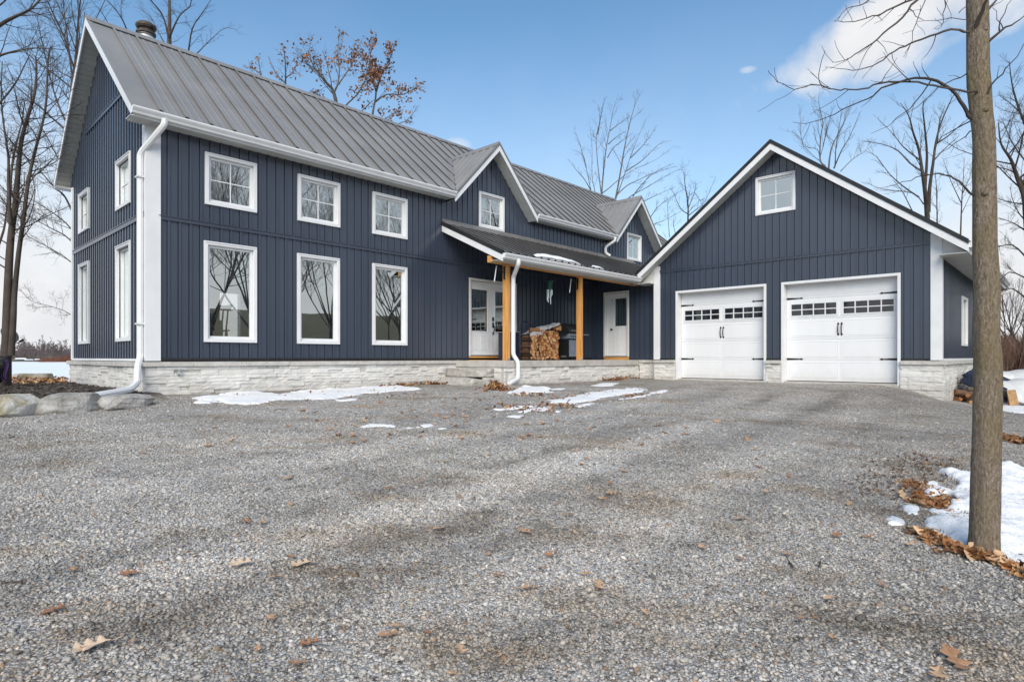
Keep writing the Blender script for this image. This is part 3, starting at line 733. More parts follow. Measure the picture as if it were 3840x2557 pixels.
# downspouts
def spout(parent, pts, w=.07, name='downspout', d=.052):
    P = [Vector(p) for p in pts]; out = [P[0]]
    for i in range(1, len(P) - 1):           # soften the elbows
        a, b_, c = P[i - 1], P[i], P[i + 1]; r = min(.09, (b_ - a).length * .45, (c - b_).length * .45)
        u, v = (a - b_).normalized(), (c - b_).normalized()
        for k in range(5):
            t = k / 4; out.append((b_ + u * r * (1 - t)) * (1 - t) + (b_ + v * r * t) * t + Vector((0, 0, 0)) if False else ((b_ + u * r) * (1 - t) ** 2 + b_ * 2 * t * (1 - t) + (b_ + v * r) * t ** 2))
    out.append(P[-1]); mb = MB(); mb.tube(out, w, 8, True); return mb.build(name, M['trim'], parent, smooth=False)
spout(house, [(3.66, 12.40, 4.46), (3.66, 12.40, 4.36), (3.385, 12.87, 3.86), (3.385, 12.87, .0), (3.27, 12.60, -.20), (3.25, 12.53, -.46), tuple(at(488, 1461, 10.55)), tuple(at(357, 1484, 9.75))], .058)
spout(house, [(18.75, 12.38, 4.46), (18.75, 12.38, 4.34), (18.62, 12.72, 4.12), (18.62, 12.72, 3.9), (18.75, 12.6, 3.80)], .05)
for z in (3.40, .62):
    mb = MB(); mb.box(3.315, 3.45, 12.79, 12.80, z, z + .03); mb.box(3.315, 3.33, 12.80, 12.96, z, z + .03); mb.build('strap', M['trim'], house)
# hose bib
mb = MB(); y_ = YF - .09; mb.tube([(4.0, y_ + .02, -.30), (4.0, y_ - .06, -.30), (4.03, y_ - .10, -.345)], [.016, .016, .014], 8); mb.tube([(4.0, y_ - .05, -.30), (4.0, y_ - .05, -.26)], .008, 6); mb.lathe((4.0, y_ - .05, -.26), [(.03, 0), (.03, .012)], 10)
mb.lathe((4.0, y_ + .0, -.34), [(.035, .0), (.035, .07)], 10); mb.build('hose_bib', M['steel'], house)
# interior: floors, partition, sill boards
mb = MB(); mb.box(XG0 + .05, XE - .05, YF + .05, YB - .05, -.13, -.09); mb.build('floor', M['floorwood'], house)
mb = MB(); mb.box(XG0 + .05, XE - .05, YF + .15, YB - .15, 2.55, 2.72); mb.build('ceiling', M['plaster'], house)
mb = MB(); mb.box(11.2, 11.3, YF + .05, YB - .2, -.09, 2.55); mb.build('partition', M['plaster'], house)
mb = MB(); mb.fbox(rear, XG0 + .1, bw_[0][0] + .05, -.09, 2.55, -.14, -.10); mb.fbox(rear, bw_[0][1] - .05, 11.2, -.09, 2.55, -.14, -.10); mb.fbox(rear, bw_[0][0] + .05, bw_[0][1] - .05, -.09, bw_[0][2] + .05, -.14, -.10); mb.fbox(rear, bw_[0][0] + .05, bw_[0][1] - .05, bw_[0][3] - .05, 2.55, -.14, -.10); mb.build('partition', M['plaster'], house)
mb = MB(); mb.box(6.58, 7.45, YF + .14, YF + .40, .39, .45); mb.build('window_sill', M['chairwood'], house)

# ---- porch (part of the house)
PX0, PY0 = 11.17, 10.77
mb = MB(); mb.box(PX0, XLK - .02, PY0, YF - .03, -.265, -.09); mb.build('porch_slab', M['concrete'], house, bevel=.008)
pf = lambda s, z, d: (s, PY0 + .06 - d, z)
ps = lambda s, z, d: (PX0 + .06 - d, s, z)
veneer(pf, PX0 + .02, XLK - .02, -.265, -1.0, 5, .0).build('porch_foundation', M['stone'], house)
veneer(ps, PY0 + .03, YF - .02, -.265, -1.0, 6, .0).build('porch_foundation', M['stone'], house)
for x0 in (11.32, 14.54):
    mb = MB(); mb.box(x0, x0 + .14, 10.85, 11.0, -.09, 2.44); po = mb.build('porch_post', M['cedar'], house, bevel=.006)
    mb = MB(); mb.box(x0 - .012, x0 + .152, 10.838, 11.012, 2.30, 2.44) if False else mb.box(x0 + .02, x0 + .12, 10.838, 10.849, -.09, -.02); mb.build('post_base', M['steel'], po)
mb = MB(); mb.box(10.75, XLK - .02, 10.85, 11.0, 2.445, 2.62); mb.build('porch_beam', M['cedarx'], house, bevel=.005)
YPL, ZPL, YPT, ZPT = 10.43, 2.67, YF - .005, 3.76
zp_ = lambda y: ZPL + (ZPT - ZPL) * (y - YPL) / (YPT - YPL)
PX1 = 10.74
yg_l = lambda z: 6.16 + (6.10 - z) / .766          # garage left roof slope: Y at height z
mb = MB(); npv = Vector((0, -(ZPT - ZPL) / (YPT - YPL), 1)).normalized()
XPE = 20.6
mb.quad((PX1, YPL, ZPL), (17.25, YPL, ZPL), (17.25, YPT, ZPT), (PX1, YPT, ZPT)); mb.quad((17.25, YPL + .02, zp_(YPL + .02)), (XPE, YPL + .7, zp_(YPL + .7)), (XPE, YPT, ZPT), (17.25, YPT, ZPT))
mb.quad((PX1, YPL, ZPL - .03), (PX1, YPT, ZPT - .03), (17.25, YPT, ZPT - .03), (17.25, YPL, ZPL - .03))
x = PX1 + .30
while x < XPE - .1:
    y0 = YPL if x < 17.2 else YPL + .2 + (x - 17.2) * .17
    rib(mb, (x, y0, zp_(y0)), (x, YPT - .02, zp_(YPT - .02)), npv, (1, 0, 0), .06, .034); x += .30
pr = mb.build('porch_roof', M['roofdark'], house)
mb = MB(); mb.hexa([(PX1 - .02, YPL, ZPL - .085), (PX1 + .005, YPL, ZPL - .085), (PX1 + .005, YPT, ZPT - .085), (PX1 - .02, YPT, ZPT - .085), (PX1 - .02, YPL, ZPL + .03), (PX1 + .06, YPL, ZPL + .03), (PX1 + .06, YPT, ZPT + .03), (PX1 - .02, YPT, ZPT + .03)]); mb.build('drip_edge', M['blacktrim'], pr)
mb = MB(); mb.hexa([(PX1 - .012, YPL, ZPL - .25), (PX1 + .02, YPL, ZPL - .25), (PX1 + .02, YPT, ZPT - .25), (PX1 - .012, YPT, ZPT - .25), (PX1 - .012, YPL, ZPL - .087), (PX1 + .02, YPL, ZPL - .087), (PX1 + .02, YPT, ZPT - .087), (PX1 - .012, YPT, ZPT - .087)]); mb.build('rake_board', M['trim'], pr)
mb = MB(); mb.hexa([(PX1, YPL + .03, ZPL - .21), (XPE, YPL + .5, ZPL - .0), (XPE, YPT, ZPT - .2), (PX1, YPT, ZPT - .2), (PX1, YPL + .03, ZPL - .19), (XPE, YPL + .5, ZPL + .02), (XPE, YPT, ZPT - .18), (PX1, YPT, ZPT - .18)]); mb.build('porch_ceiling', M['siding'], house)
mb = MB(); mb.box(PX1, 17.25, YPL, YPL + .02, 2.47, ZPL - .035); mb.build('fascia', M['trim'], pr)
mb = MB(); mb.box(PX1 + .02, 17.25, YPL - .012, YPL + .02, ZPL - .034, ZPL - .006)
x = PX1 + .30
while x < 17.2: mb.box(x - .028, x + .028, YPL - .016, YPL + .004, ZPL - .004, ZPL + .024); x += .30
mb.build('eave_closure', M['blacktrim'], pr)
mb = MB(); mb.box(PX1 + .02, 17.3, YPL + .02, 10.85, 2.472, 2.486); mb.build('soffit', M['soffit'], house)
mb = MB(); mb.hexa([(PX1, YPT - .16, zp_(YPT - .16) + .012), (XPE, YPT - .16, zp_(YPT - .16) + .012), (XPE, YPT, ZPT + .01), (PX1, YPT, ZPT + .01), (PX1, YPT - .16, zp_(YPT - .16) + .035), (XPE, YPT - .16, zp_(YPT - .16) + .035), (XPE, YPT - .03, ZPT + .10), (PX1, YPT - .03, ZPT + .10)]); mb.build('flashing', M['roofdark'], pr)
gutter(pr, (PX1, YPL, 2.50), (17.22, YPL, 2.50), (0, -1, 0))
spout(house, [(11.26, 10.37, 2.52), (11.26, 10.37, 2.40), (11.49, 10.77, 2.12), (11.49, 10.77, .06), (11.56, 10.66, -.12), (11.56, 10.66, -.56), (10.86, 10.46, -.735)], .058)

def slab_door(parent, fm, outer, leaves, rec, board, handle):
    s0, s1, z0, z1 = outer
    mb = MB(); mb.frame(fm, s0, s1, z0, z1, .062, -.01, .035, wb=0)
    for a, b_ in ((s0 + .04, s0 + .062), (s1 - .062, s1 - .04)): mb.fbox(fm, a, b_, z0, z1 - .062, -rec, -.011)
    mb.fbox(fm, s0 + .062, s1 - .062, z1 - .062, z1 - .04, -rec, -.011)
    fr = mb.build('door_frame', M['cream'], parent, bevel=.003)
    mb = MB(); mb.fbox(fm, s0 + .012, s1 - .012, -.09, z0 - .004, -.02, .03); mb.build('threshold_board', M[board], parent)
    mb = MB(); mb.fbox(fm, s0 + .05, s1 - .05, z0, z0 + .03, -rec, .04); mb.build('threshold', M['steel'], fr)
    for (a, b_, g0, g1, gz0, gz1) in leaves:
        mb = MB(); zb, zt = z0 + .032, z1 - .07; d0, d1 = -rec - .04, -rec
        mb.fbox(fm, a, g0, zb, zt, d0, d1); mb.fbox(fm, g1, b_, zb, zt, d0, d1); mb.fbox(fm, g0, g1, gz1, zt, d0, d1); mb.fbox(fm, g0, g1, zb, gz0, d0, d1)
        mb.frame(fm, g0 - .03, g1 + .03, gz0 - .03, gz1 + .03, .034, d1, d1 + .012)
        w = (g1 - g0 - .06) / 2
        for k in range(2):
            x0 = g0 + k * (w + .06)
            mb.frame(fm, x0, x0 + w, zb + .14, gz0 - .12, .018, d1, d1 + .008); mb.fbox(fm, x0 + .035, x0 + w - .035, zb + .175, gz0 - .155, d1, d1 + .005)
        lf = mb.build('door', M['door'], parent, bevel=.002)
        mb = MB(); mb.quad(*[fm(x, z, d1 - .015) for x, z in ((g0, gz0), (g1, gz0), (g1, gz1), (g0, gz1))]); mb.build('pane', M['doorglass'], lf)
        if handle:
            hx = handle[0]
            if a <= hx <= b_:
                mb = MB()
                if handle[1] == 'grip':
                    mb.fbox(fm, hx - .032, hx + .032, 1.10, 1.22, d1, d1 + .02); mb.fbox(fm, hx - .032, hx + .032, .90, 1.06, d1, d1 + .02)
                    mb.tube([fm(hx, .98, d1 + .02), fm(hx, .95, d1 + .06), fm(hx, .86, d1 + .07), fm(hx, .78, d1 + .05), fm(hx, .72, d1 + .01)], [.013, .013, .013, .014, .017], 8)
                    mb.fbox(fm, hx - .02, hx + .02, .68, .76, d1, d1 + .015)
                else:
                    mb.tube([fm(hx, .99, d1), fm(hx, .99, d1 + .04)], .012, 8); mb.tube([fm(hx, .99, d1 + .035), fm(hx, .99, d1 + .05), fm(hx, .99, d1 + .07)], [.02, .032, .02], 10); mb.tube([fm(hx, .99, d1), fm(hx, .99, d1 + .008)], .035, 10)
                    mb.tube([fm(hx, 2.03, d1), fm(hx, 2.03, d1 + .02)], .018, 8)
                mb.build('handle', M['iron'], lf, bevel=.004 if handle[1] == 'grip' else 0)
mid = (FD[0] + FD[1]) / 2
slab_door(house, front, FD, [(FD[0] + .064, mid - .004, FD[0] + .19, mid - .16, .78, 2.02), (mid + .004, FD[1] - .064, mid + .16, FD[1] - .19, .78, 2.02)], .09, 'cedarx', (mid + .07, 'grip'))
# link wall beside the garage (end wall of the porch)
LD = (11.2, 12.26, .02, 2.32)
siding(link, 9.9, YF - .002, -.07, lambda y: 2.62, [(LD[0] + .06, LD[1] - .06, -.09, LD[3] - .06)], start=10.0).build('wall', M['siding'], house)
slab_door(house, link, LD, [(LD[0] + .064, LD[1] - .064, 11.36, 11.85, 1.10, 2.08)], .08, 'cedary', (11.98, 'knob'))
veneer(link, 10.02, PY0 - .0, -.18, -1.0, 7, .03).build('foundation', M['stone'], house)
ledge(house, link, 10.02, PY0 - .01, d=.10)

# ------------------------------------------------------------------ GARAGE
GP, GS, GZ = 6.17, .766, 6.09
gr = lambda y: GZ - GS * abs(y - GP)
GX0, GX1, GXB = 17.15, 28.0, 27.6
GYA, GYB = 1.73, 10.61
garage = thing('garage', 'navy blue gabled garage with two white carriage doors joined to the house', 'garage', (17.55, 6.17, -.73))
gd = [(6.43, 9.28), (3.13, 6.01)]
gw = (5.63, 6.73, 4.12, 5.22)
gholes = [(a + .05, b_ - .05, -.2, 2.07) for a, b_ in gd] + [hole(*gw)]
siding(gfront, GR, GLf, -.07, lambda y: gr(y) - .20, gholes, start=GR + .16, sp=.2, brk=[GP]).build('wall', M['siding'], garage)
siding(gside, XGR, GXB, -.07, lambda x: 2.62, [hole(21.2, 22.3, .33, 1.75)], start=XGR + .1, sp=.2).build('wall', M['siding'], garage)
siding(lambda s, z, d: (s, GLf + d, z), XGR, GXB, -.07, lambda x: 2.62).build('wall', M['siding'], garage)
siding(lambda s, z, d: (GXB + d, s, z), GR, GLf, -.07, lambda y: gr(y) - .2, brk=[GP]).build('wall', M['siding'], garage)
window(garage, gfront, *gw); window(garage, gside, 21.2, 22.3, .33, 1.75, jamb=.06)
mb = MB(); mb.fbox(gfront, GR + .2, GLf - .18, 2.755, 2.83, -.01, .034); mb.fbox(gfront, GR + .2, GLf - .18, 2.82, 2.832, .034, .05); mb.build('belt_trim', M['siding'], garage)
for a, b_ in ((GR + .2, gd[1][0]), (gd[1][1], gd[0][0]), (gd[0][1], GLf - .18)):
    mb = MB(); mb.fbox(gfront, a, b_, -.075, -.03, 0, .03); mb.build('skirt_trim', M['blacktrim'], garage)
mb = MB(); mb.fbox(gside, XGR + .1, GXB, -.085, -.03, 0, .032); mb.build('skirt_trim', M['trim'], garage)
mb = MB(); mb.box(XGR - .036, XGR + .14, GR - .036, GR + .20, -.07, 3.02); mb.build('corner_board', M['trim'], garage, bevel=.004)
mb = MB(); mb.box(XGR - .036, XGR + .1, GLf - .19, GLf + .036, -.07, 2.98); mb.build('corner_board', M['trim'], garage, bevel=.004)
mb = MB(); mb.box(GXB - .1, GXB + .036, GR - .036, GR + .1, -.07, 2.6); mb.build('corner_board', M['trim'], garage)
# roof
mb = MB()
for ya in (GYA, GYB):
    mb.quad((GX0, GP, GZ), (GX1, GP, GZ), (GX1, ya, gr(ya)), (GX0, ya, gr(ya))); mb.quad((GX0 + .03, GP, GZ - .04), (GX0 + .03, ya, gr(ya) - .04), (GX1, ya, gr(ya) - .04), (GX1, GP, GZ - .04))
    n = Vector((0, GS * (1 if ya > GP else -1), 1)).normalized(); x = GX0 + .35
    while x < GX1: rib(mb, (x, ya, gr(ya)), (x, GP, GZ), n, (1, 0, 0)); x += .4486
groof = mb.build('roof', M['roofdark'], garage)
def gbar(mb, x0, x1, ya, t0, t1, yb=GP):
    mb.hexa([(x0, ya, gr(ya) - t1), (x1, ya, gr(ya) - t1), (x1, yb, gr(yb) - t1), (x0, yb, gr(yb) - t1), (x0, ya, gr(ya) - t0), (x1, ya, gr(ya) - t0), (x1, yb, gr(yb) - t0), (x0, yb, gr(yb) - t0)])
for ya in (GYA, GYB):
    s_ = 1 if ya > GP else -1
    mb = MB(); gbar(mb, GX0 - .035, GX0 + .05, ya, -.03, .085); mb.build('drip_edge', M['blacktrim'], groof)
    mb = MB(); gbar(mb, GX0 - .018, GX0 + .012, ya, .087, .265); mb.build('rake_board', M['trim'], garage)
    mb = MB(); gbar(mb, GX1 - .012, GX1 + .018, ya, .05, .25); mb.build('rake_board', M['trim'], garage)
    mb = MB(); K = 22
    for k in range(K):
        for u0, u1, t in ((k / K, (k + .9) / K, .215), ((k + .9) / K, (k + 1) / K, .207)): gbar(mb, GX0 + .013, XGR, ya + (GP - ya) * u0, t, t + .01, ya + (GP - ya) * u1)
    mb.build('soffit', M['soffit'], garage)
    wy = GR if s_ < 0 else GLf
    y0, y1 = sorted((ya, wy))
    mb = MB(); mb.box(GX0 + .013, GX1 - .02, y0 + (.02 if s_ < 0 else 0), y1 - (.02 if s_ > 0 else 0), gr(ya) - .275, gr(ya) - .26); mb.build('soffit', M['soffit'], garage)
    mb = MB(); mb.box(GX0 + .013, GX1 - .012, *sorted((ya, ya + .018 * -s_)), gr(ya) - .27, gr(ya) - .04); mb.build('fascia', M['trim'], garage)
    mb = MB()                                      # boxed eave return closing the end of the overhang
    zb_ = gr(ya) - .26; zt_ = gr(wy) - .225; xf = XGR - .02
    i = [mb.vert(p) for p in ((xf, ya - s_ * .02, zb_), (xf, wy, zb_), (xf, wy, zt_), (XGR + .01, ya - s_ * .02, zb_), (XGR + .01, wy, zb_), (XGR + .01, wy, zt_))]
    mb.face((i[0], i[1], i[2])); mb.face((i[3], i[5], i[4])); mb.face((i[0], i[3], i[4], i[1])); mb.face((i[0], i[2], i[5], i[3])); mb.face((i[1], i[4], i[5], i[2]))
    mb.build('eave_return', M['cream'], garage)
    gutter(garage, (GX0 + .02, ya, gr(ya) - .16), (GX1, ya, gr(ya) - .16), (0, s_, 0))
spout(garage, [(27.85, 1.67, 2.52), (27.85, 1.67, 2.36), (27.55, 2.2, 2.14), (27.55, 2.24, -1.3)], .05)
# masonry base
for a, b_, zb, sd in ((GR - .05, gd[1][0] + .0, -1.4, 11), (gd[1][1], gd[0][0], -.95, 12), (gd[0][1], GLf, -.95, 13)):
    veneer(gfront, a, b_, -.18, zb, sd, .05).build('foundation', M['stone'], garage); ledge(garage, gfront, a - (.06 if a < 3 else 0), b_, d=.125)
veneer(gside, XGR - .05, GXB, -.18, -1.7, 14, .05).build('foundation', M['stone'], garage); ledge(garage, gside, XGR - .03, GXB, d=.125)
mb = MB(); mb.box(XGR - .03, XGR + .5, 3.14, 5.99, -.95, -.675); mb.box(XGR - .03, XGR + .5, 6.45, 9.26, -.95, -.675); mb.build('door_apron', M['concrete'], garage)
# doors
DX = .24
gdoor = lambda s, z, d: (XGR + DX - d, s, z)
for a, b_ in gd:
    mb = MB(); mb.frame(gfront, a, b_, -.72, 2.12, .068, -.02, .032, wb=0)
    for p, q in ((a + .05, a + .068), (b_ - .068, b_ - .05)): mb.fbox(gfront, p, q, -.71, 2.052, -DX, -.021)
    mb.fbox(gfront, a + .068, b_ - .068, 2.052, 2.07, -DX, -.021); fr = mb.build('door_frame', M['trim'], garage, bevel=.003)
    a, b_ = a + .07, b_ - .07; c = (a + b_) / 2; zs = [-.655 + .575 * k for k in range(5)] + [2.13]
    mb = MB(); wins = []
    wz0, wz1 = 1.155, 1.515
    for k in range(5):
        z0, z1 = zs[k] + .002, zs[k + 1] - .002
        halves = [(a + .10, c - .065), (c + .065, b_ - .10)]
        if k == 3:
            xs = [a] + [v for h_ in halves for v in h_] + [b_]
            for p, q in ((xs[0], xs[1]), (xs[2], xs[3]), (xs[4], xs[5])): mb.fbox(gdoor, p, q, z0, z1, -.045, 0)
            for p, q in halves: mb.fbox(gdoor, p, q, z0, wz0, -.045, 0); mb.fbox(gdoor, p, q, wz1, z1, -.045, 0); wins.append((p, q))
        else:
            mb.fbox(gdoor, a, b_, z0, z1, -.045, 0)
        for p, q in halves:
            zt = min(z1 - .05, 2.04)
            if k != 3:
                mb.frame(gdoor, p - .03, q + .03, z0 + .055, zt, .022, 0, .007)
                mb.fbox(gdoor, p + .012, q - .012, z0 + .097, zt - .042, 0, .008)
            else: mb.frame(gdoor, p - .05, q + .05, wz0 - .055, wz1 + .055, .02, 0, .007)
    dr = mb.build('garage_door', M['door'], garage, bevel=.0015)
    mb = MB(); mb.fbox(gdoor, a, b_, -.673, -.655, -.04, -.005); mb.build('bottom_seal', M['blacktrim'], dr)
    for p, q in wins:
        mb = MB(); mb.frame(gdoor, p - .014, q + .014, wz0 - .014, wz1 + .014, .036, -.02, .016); w4 = (q - p) / 4; zm = (wz0 + wz1) / 2
        for k in (1, 2, 3): mb.fbox(gdoor, p + w4 * k - .013, p + w4 * k + .013, wz0 + .022, wz1 - .022, -.02, .013)
        for k in range(4): mb.fbox(gdoor, p + w4 * k + (.013 if k else .022), p + w4 * (k + 1) - (.013 if k < 3 else .022), zm - .012, zm + .012, -.02, .0125)
        mb.build('window_insert', M['trim'], dr)
        mb = MB(); mb.quad(*[gdoor(s, z, -.012) for s, z in ((p, wz0), (q, wz0), (q, wz1), (p, wz1))]); mb.build('pane', M['darkpane'], dr)
    for z in (1.66, -.05):
        for s0, dirn in ((a + .005, 1), (b_ - .005, -1)):
            mb = MB(); e = s0 + dirn * .36
            P = [(s0, z - .03), (e, z - .011), (e + dirn * .015, z - .03), (e + dirn * .075, z), (e + dirn * .015, z + .03), (e, z + .011), (s0, z + .03)]
            i0 = [mb.vert(gdoor(s, h_, .001)) for s, h_ in P]; i1 = [mb.vert(gdoor(s, h_, .012)) for s, h_ in P]
            mb.face(i1 if dirn > 0 else i1[::-1])
            for k in range(len(P)): mb.face((i0[k], i0[(k + 1) % len(P)], i1[(k + 1) % len(P)], i1[k]))
            for u in (.06, .2, .32): mb.fbox(gdoor, min(s0 + dirn * u, s0 + dirn * (u + .02)), max(s0 + dirn * u, s0 + dirn * (u + .02)), z - .008, z + .008, .012, .018)
            mb.build('hinge', M['iron'], dr)
    for s_ in (-1, 1):
        h0 = c + s_ * .042; mb = MB()
        mb.tube([gdoor(h0, .90, .006), gdoor(h0, .87, .03), gdoor(h0 + .0 * s_, .76, .05), gdoor(h0, .66, .03), gdoor(h0, .63, .006)], [.011, .013, .014, .013, .011], 8)
        for z_, k in ((.905, 1), (.625, -1)):
            mb.face([mb.vert(gdoor(*p)) for p in ((h0 - .026, z_, .008), (h0 + .026, z_, .008), (h0, z_ + k * .055, .008))][::1]); mb.fbox(gdoor, h0 - .024, h0 + .024, z_ - .018, z_ + .018, .001, .010)
        mb.build('handle', M['iron'], dr)

# ------------------------------------------------------------------ steps, rocks
def rough_block(mb, c, size, rot, seed, sub=5, amp=.05, cuts=7, tilt=(0, 0), blk=.72, cl=.60):
    R = random.Random(seed); n = sub; P = {}
    planes = []
    for _ in range(cuts):
        v = Vector((R.gauss(0, 1), R.gauss(0, 1), R.gauss(0, .8))).normalized(); planes.append((v, R.uniform(cl, .92 if cl < .7 else (1.12 if cl < .9 else 1.32))))
    ph = [(Vector((R.gauss(0, 1), R.gauss(0, 1), R.gauss(0, 1))) * k, R.uniform(0, 6)) for k in (2.2, 3.5, 6, 9, 13)]
    Mx = Matrix.Rotation(rot, 3, 'Z') @ Matrix.Rotation(tilt[0], 3, 'X') @ Matrix.Rotation(tilt[1], 3, 'Y')
    def vtx(p):
        k = tuple(round(a, 4) for a in p)
        if k in P: return P[k]
        v = Vector(p); r = v.normalized(); v = v * blk + r * (1.08 - blk)
        for nrm, dd in planes:
            e = v.dot(nrm) - dd
            if e > 0: v -= nrm * e * .9
        q = v + r * sum(math.sin(d.dot(v) + f) * amp / (i * .6 + 1) for i, (d, f) in enumerate(ph))
        q = Vector((q.x * size[0] / 2, q.y * size[1] / 2, q.z * size[2] / 2)); P[k] = mb.vert(Mx @ q + Vector(c)); return P[k]
    for ax in range(3):
        for sg in (-1, 1):
            for i in range(n):
                for j in range(n):
                    q = []
                    for di, dj in ((0, 0), (1, 0), (1, 1), (0, 1)):
                        p = [0, 0, 0]; p[ax] = sg; p[(ax + 1) % 3] = -1 + 2 * (i + di) / n; p[(ax + 2) % 3] = -1 + 2 * (j + dj) / n; q.append(vtx(p))
                    mb.face(q if sg > 0 else q[::-1])
    return mb
for (cx, cy, cz, sx, sy, sz, sd, lab) in ((11.02, 11.92, -.405, .52, 1.40, .225, 31, 'upper rough grey stone step against the porch slab'), (10.74, 11.98, -.655, .80, 1.62, .225, 32, 'lower rough grey stone step resting on the gravel')):
    mb = MB(); rough_block(mb, (cx, cy, cz), (sx, sy, sz), 0, sd, 10, .03, 6, (0, 0), .93, .86); tag(mb.build('stone_step', M['step'], None, (cx, cy, cz - sz / 2), smooth=True), lab, 'step', 'stone steps up to the porch')
p = hit(1842, 1446); mb = MB(); q = Vector((10.93, 11.16, -.62))
mb.box(q.x - .12, q.x + .14, q.y - .14, q.y + .10, -.76, -.68); mb.box(q.x - .11, q.x + .13, q.y - .13, q.y + .09, -.676, -.61); mb.box(q.x - .12, q.x + .13, q.y - .14, q.y + .10, -.606, -.535)
tag(mb.build('edging_block', M['limestone'], None, (q.x, q.y, -.76), bevel=.008), 'small layered pale block wedged at the end of the lower step', 'block')
for (px, py, t, sx, sy, sz, rot, sd, mt, lab) in ((14, 1533, 8.75, .92, .55, .37, .28, 41, 'mossrock', 'grey boulder with yellow lichen at the edge of the mulch bed'),
        (248, 1524, 9.35, .88, .58, .37, .30, 42, 'rock', 'large smooth grey boulder between stacked flat stones and the downspout'),
        (452, 1512, 10.0, .86, .6, .27, .32, 43, 'rock', 'long grey boulder lying under the end of the downspout')):
    c = at(px, py, t); mb = MB(); rough_block(mb, c, (sx, sy, sz), rot, sd, 14, .022, 22, (.0, -.04), 1.03, .98); tag(mb.build('boulder', M[mt], None, (c.x, c.y, c.z - sz / 2), smooth=False), lab, 'boulder', 'boulders edging the mulch bed')
for k, (px, py, w, h_, lab) in enumerate(((98, 1559, .13, .15, 'rounded rusty brown stone at the bottom of the gap between boulders'), (120, 1562, .17, .12, 'orange brown stone low in the gap beside the large boulder'), (112, 1541, .26, .055, 'thin tan flat stone in the middle of the gap'), (113, 1527, .27, .06, 'tan flat stone second from top in the gap'), (118, 1512, .30, .055, 'pale brown flat stone topping the stack in the gap'))):
    c = at(px, py, 9.1); mb = MB(); rough_block(mb, c, (w * 1.25, .3, h_ * 1.25), .3, 60 + k, 5, .05, 4); tag(mb.build('flat_stone', M['ochre'], None, (c.x, c.y, c.z - h_ / 2)), lab, 'stone', 'small stones stacked between boulders')
c = Vector((2.55, 19.3, -.62)); mb = MB(); rough_block(mb, c, (1.2, .8, .42), .2, 77, 8, .05, 5); tag(mb.build('boulder', M['mossrock'], None, (c.x, c.y, c.z - .2), smooth=True), 'low rounded boulder behind the leaves at the rear house corner', 'boulder')

# ------------------------------------------------------------------ porch things
rack = thing('firewood_rack', 'black steel hoop rack holding split firewood on the porch', 'firewood rack', (13.75, 11.75, -.09))
RX0, RX1, RY0, RY1 = 13.08, 14.42, 11.62, 11.93
for x in (RX0, RX1):
    mb = MB(); zt = 1.05 if x == RX0 else 1.0
    mb.tube([(x, RY0, -.07), (x, RY0, zt - .1), (x, RY0 + .03, zt - .03), (x, RY0 + .09, zt), (x, RY1 - .09, zt), (x, RY1 - .03, zt - .03), (x, RY1, zt - .1), (x, RY1, -.07)], .014, 8)
    for z in (.62, .36, .16, .05): mb.tube([(x, RY0, z), (x, RY1, z)], .008, 6)
    mb.build('end_hoop', M['iron'], rack)
mb = MB()
for y in (RY0, RY1): mb.box(RX0, RX1, y - .012, y + .012, -.05, -.028)
for x in (RX0, RX1):
    for y in (RY0, RY1): mb.box(x - .02, x + .02, y - .02, y + .02, -.09, -.05)
mb.build('base_rail', M['iron'], rack)
def log_mesh(seed, L=.40):
    R = random.Random(seed); mb = MB(); k = R.choice(['wedge', 'wedge', 'half', 'round', 'quarter']); r = R.uniform(.05, .075)
    a0, span = {'wedge': (0, R.uniform(1.0, 1.6)), 'half': (0, math.pi), 'round': (0, 2 * math.pi), 'quarter': (0, math.pi / 2)}[k]
    if k == 'wedge': r *= 1.45
    if k == 'quarter': r *= 1.4
    n = 12 if k == 'round' else 7; P = [] if k == 'round' else [(0, 0)]
    for i in range(n + (0 if k == 'round' else 1)):
        a = a0 + span * i / n; P.append((math.cos(a) * r * R.uniform(.92, 1.06), math.sin(a) * r * R.uniform(.92, 1.06)))
    cx = sum(p[0] for p in P) / len(P); cz = sum(p[1] for p in P) / len(P); P = [(x - cx, z - cz) for x, z in P]
    i0 = [mb.vert((x, -L / 2 + R.uniform(-.006, .006), z)) for x, z in P]; i1 = [mb.vert((x * .97, L / 2, z * .97)) for x, z in P]
    e = R.choice([(.60, .38, .19), (.52, .28, .12), (.66, .47, .27), (.40, .18, .075), (.56, .33, .15)])
    bark = R.choice([(.11, .06, .035), (.16, .10, .07), (.55, .52, .48), (.10, .065, .05)]); sp = tuple(v * .8 for v in e)
    mb.col = e; mb.face(i0[::-1]); mb.face(i1)
    for i in range(len(P)):
        j = (i + 1) % len(P); mb.col = sp if (k != 'round' and (i == 0 or j == 0)) else bark; mb.face((i0[i], i0[j], i1[j], i1[i]))
    o = mb.build('firewood_log', M['log'], None); COL.objects.unlink(o); return o
LM = [log_mesh(100 + i) for i in range(14)]
def put_log(loc, roll, lab, grp, rz=0, sc_=1.0, pitch=0):
    o = random.choice(LM).copy(); COL.objects.link(o); o.location = loc; o.rotation_euler = (pitch, roll, rz); o.scale = (sc_, 1, sc_); tag(o, lab, 'firewood', grp)
R = random.Random(5)
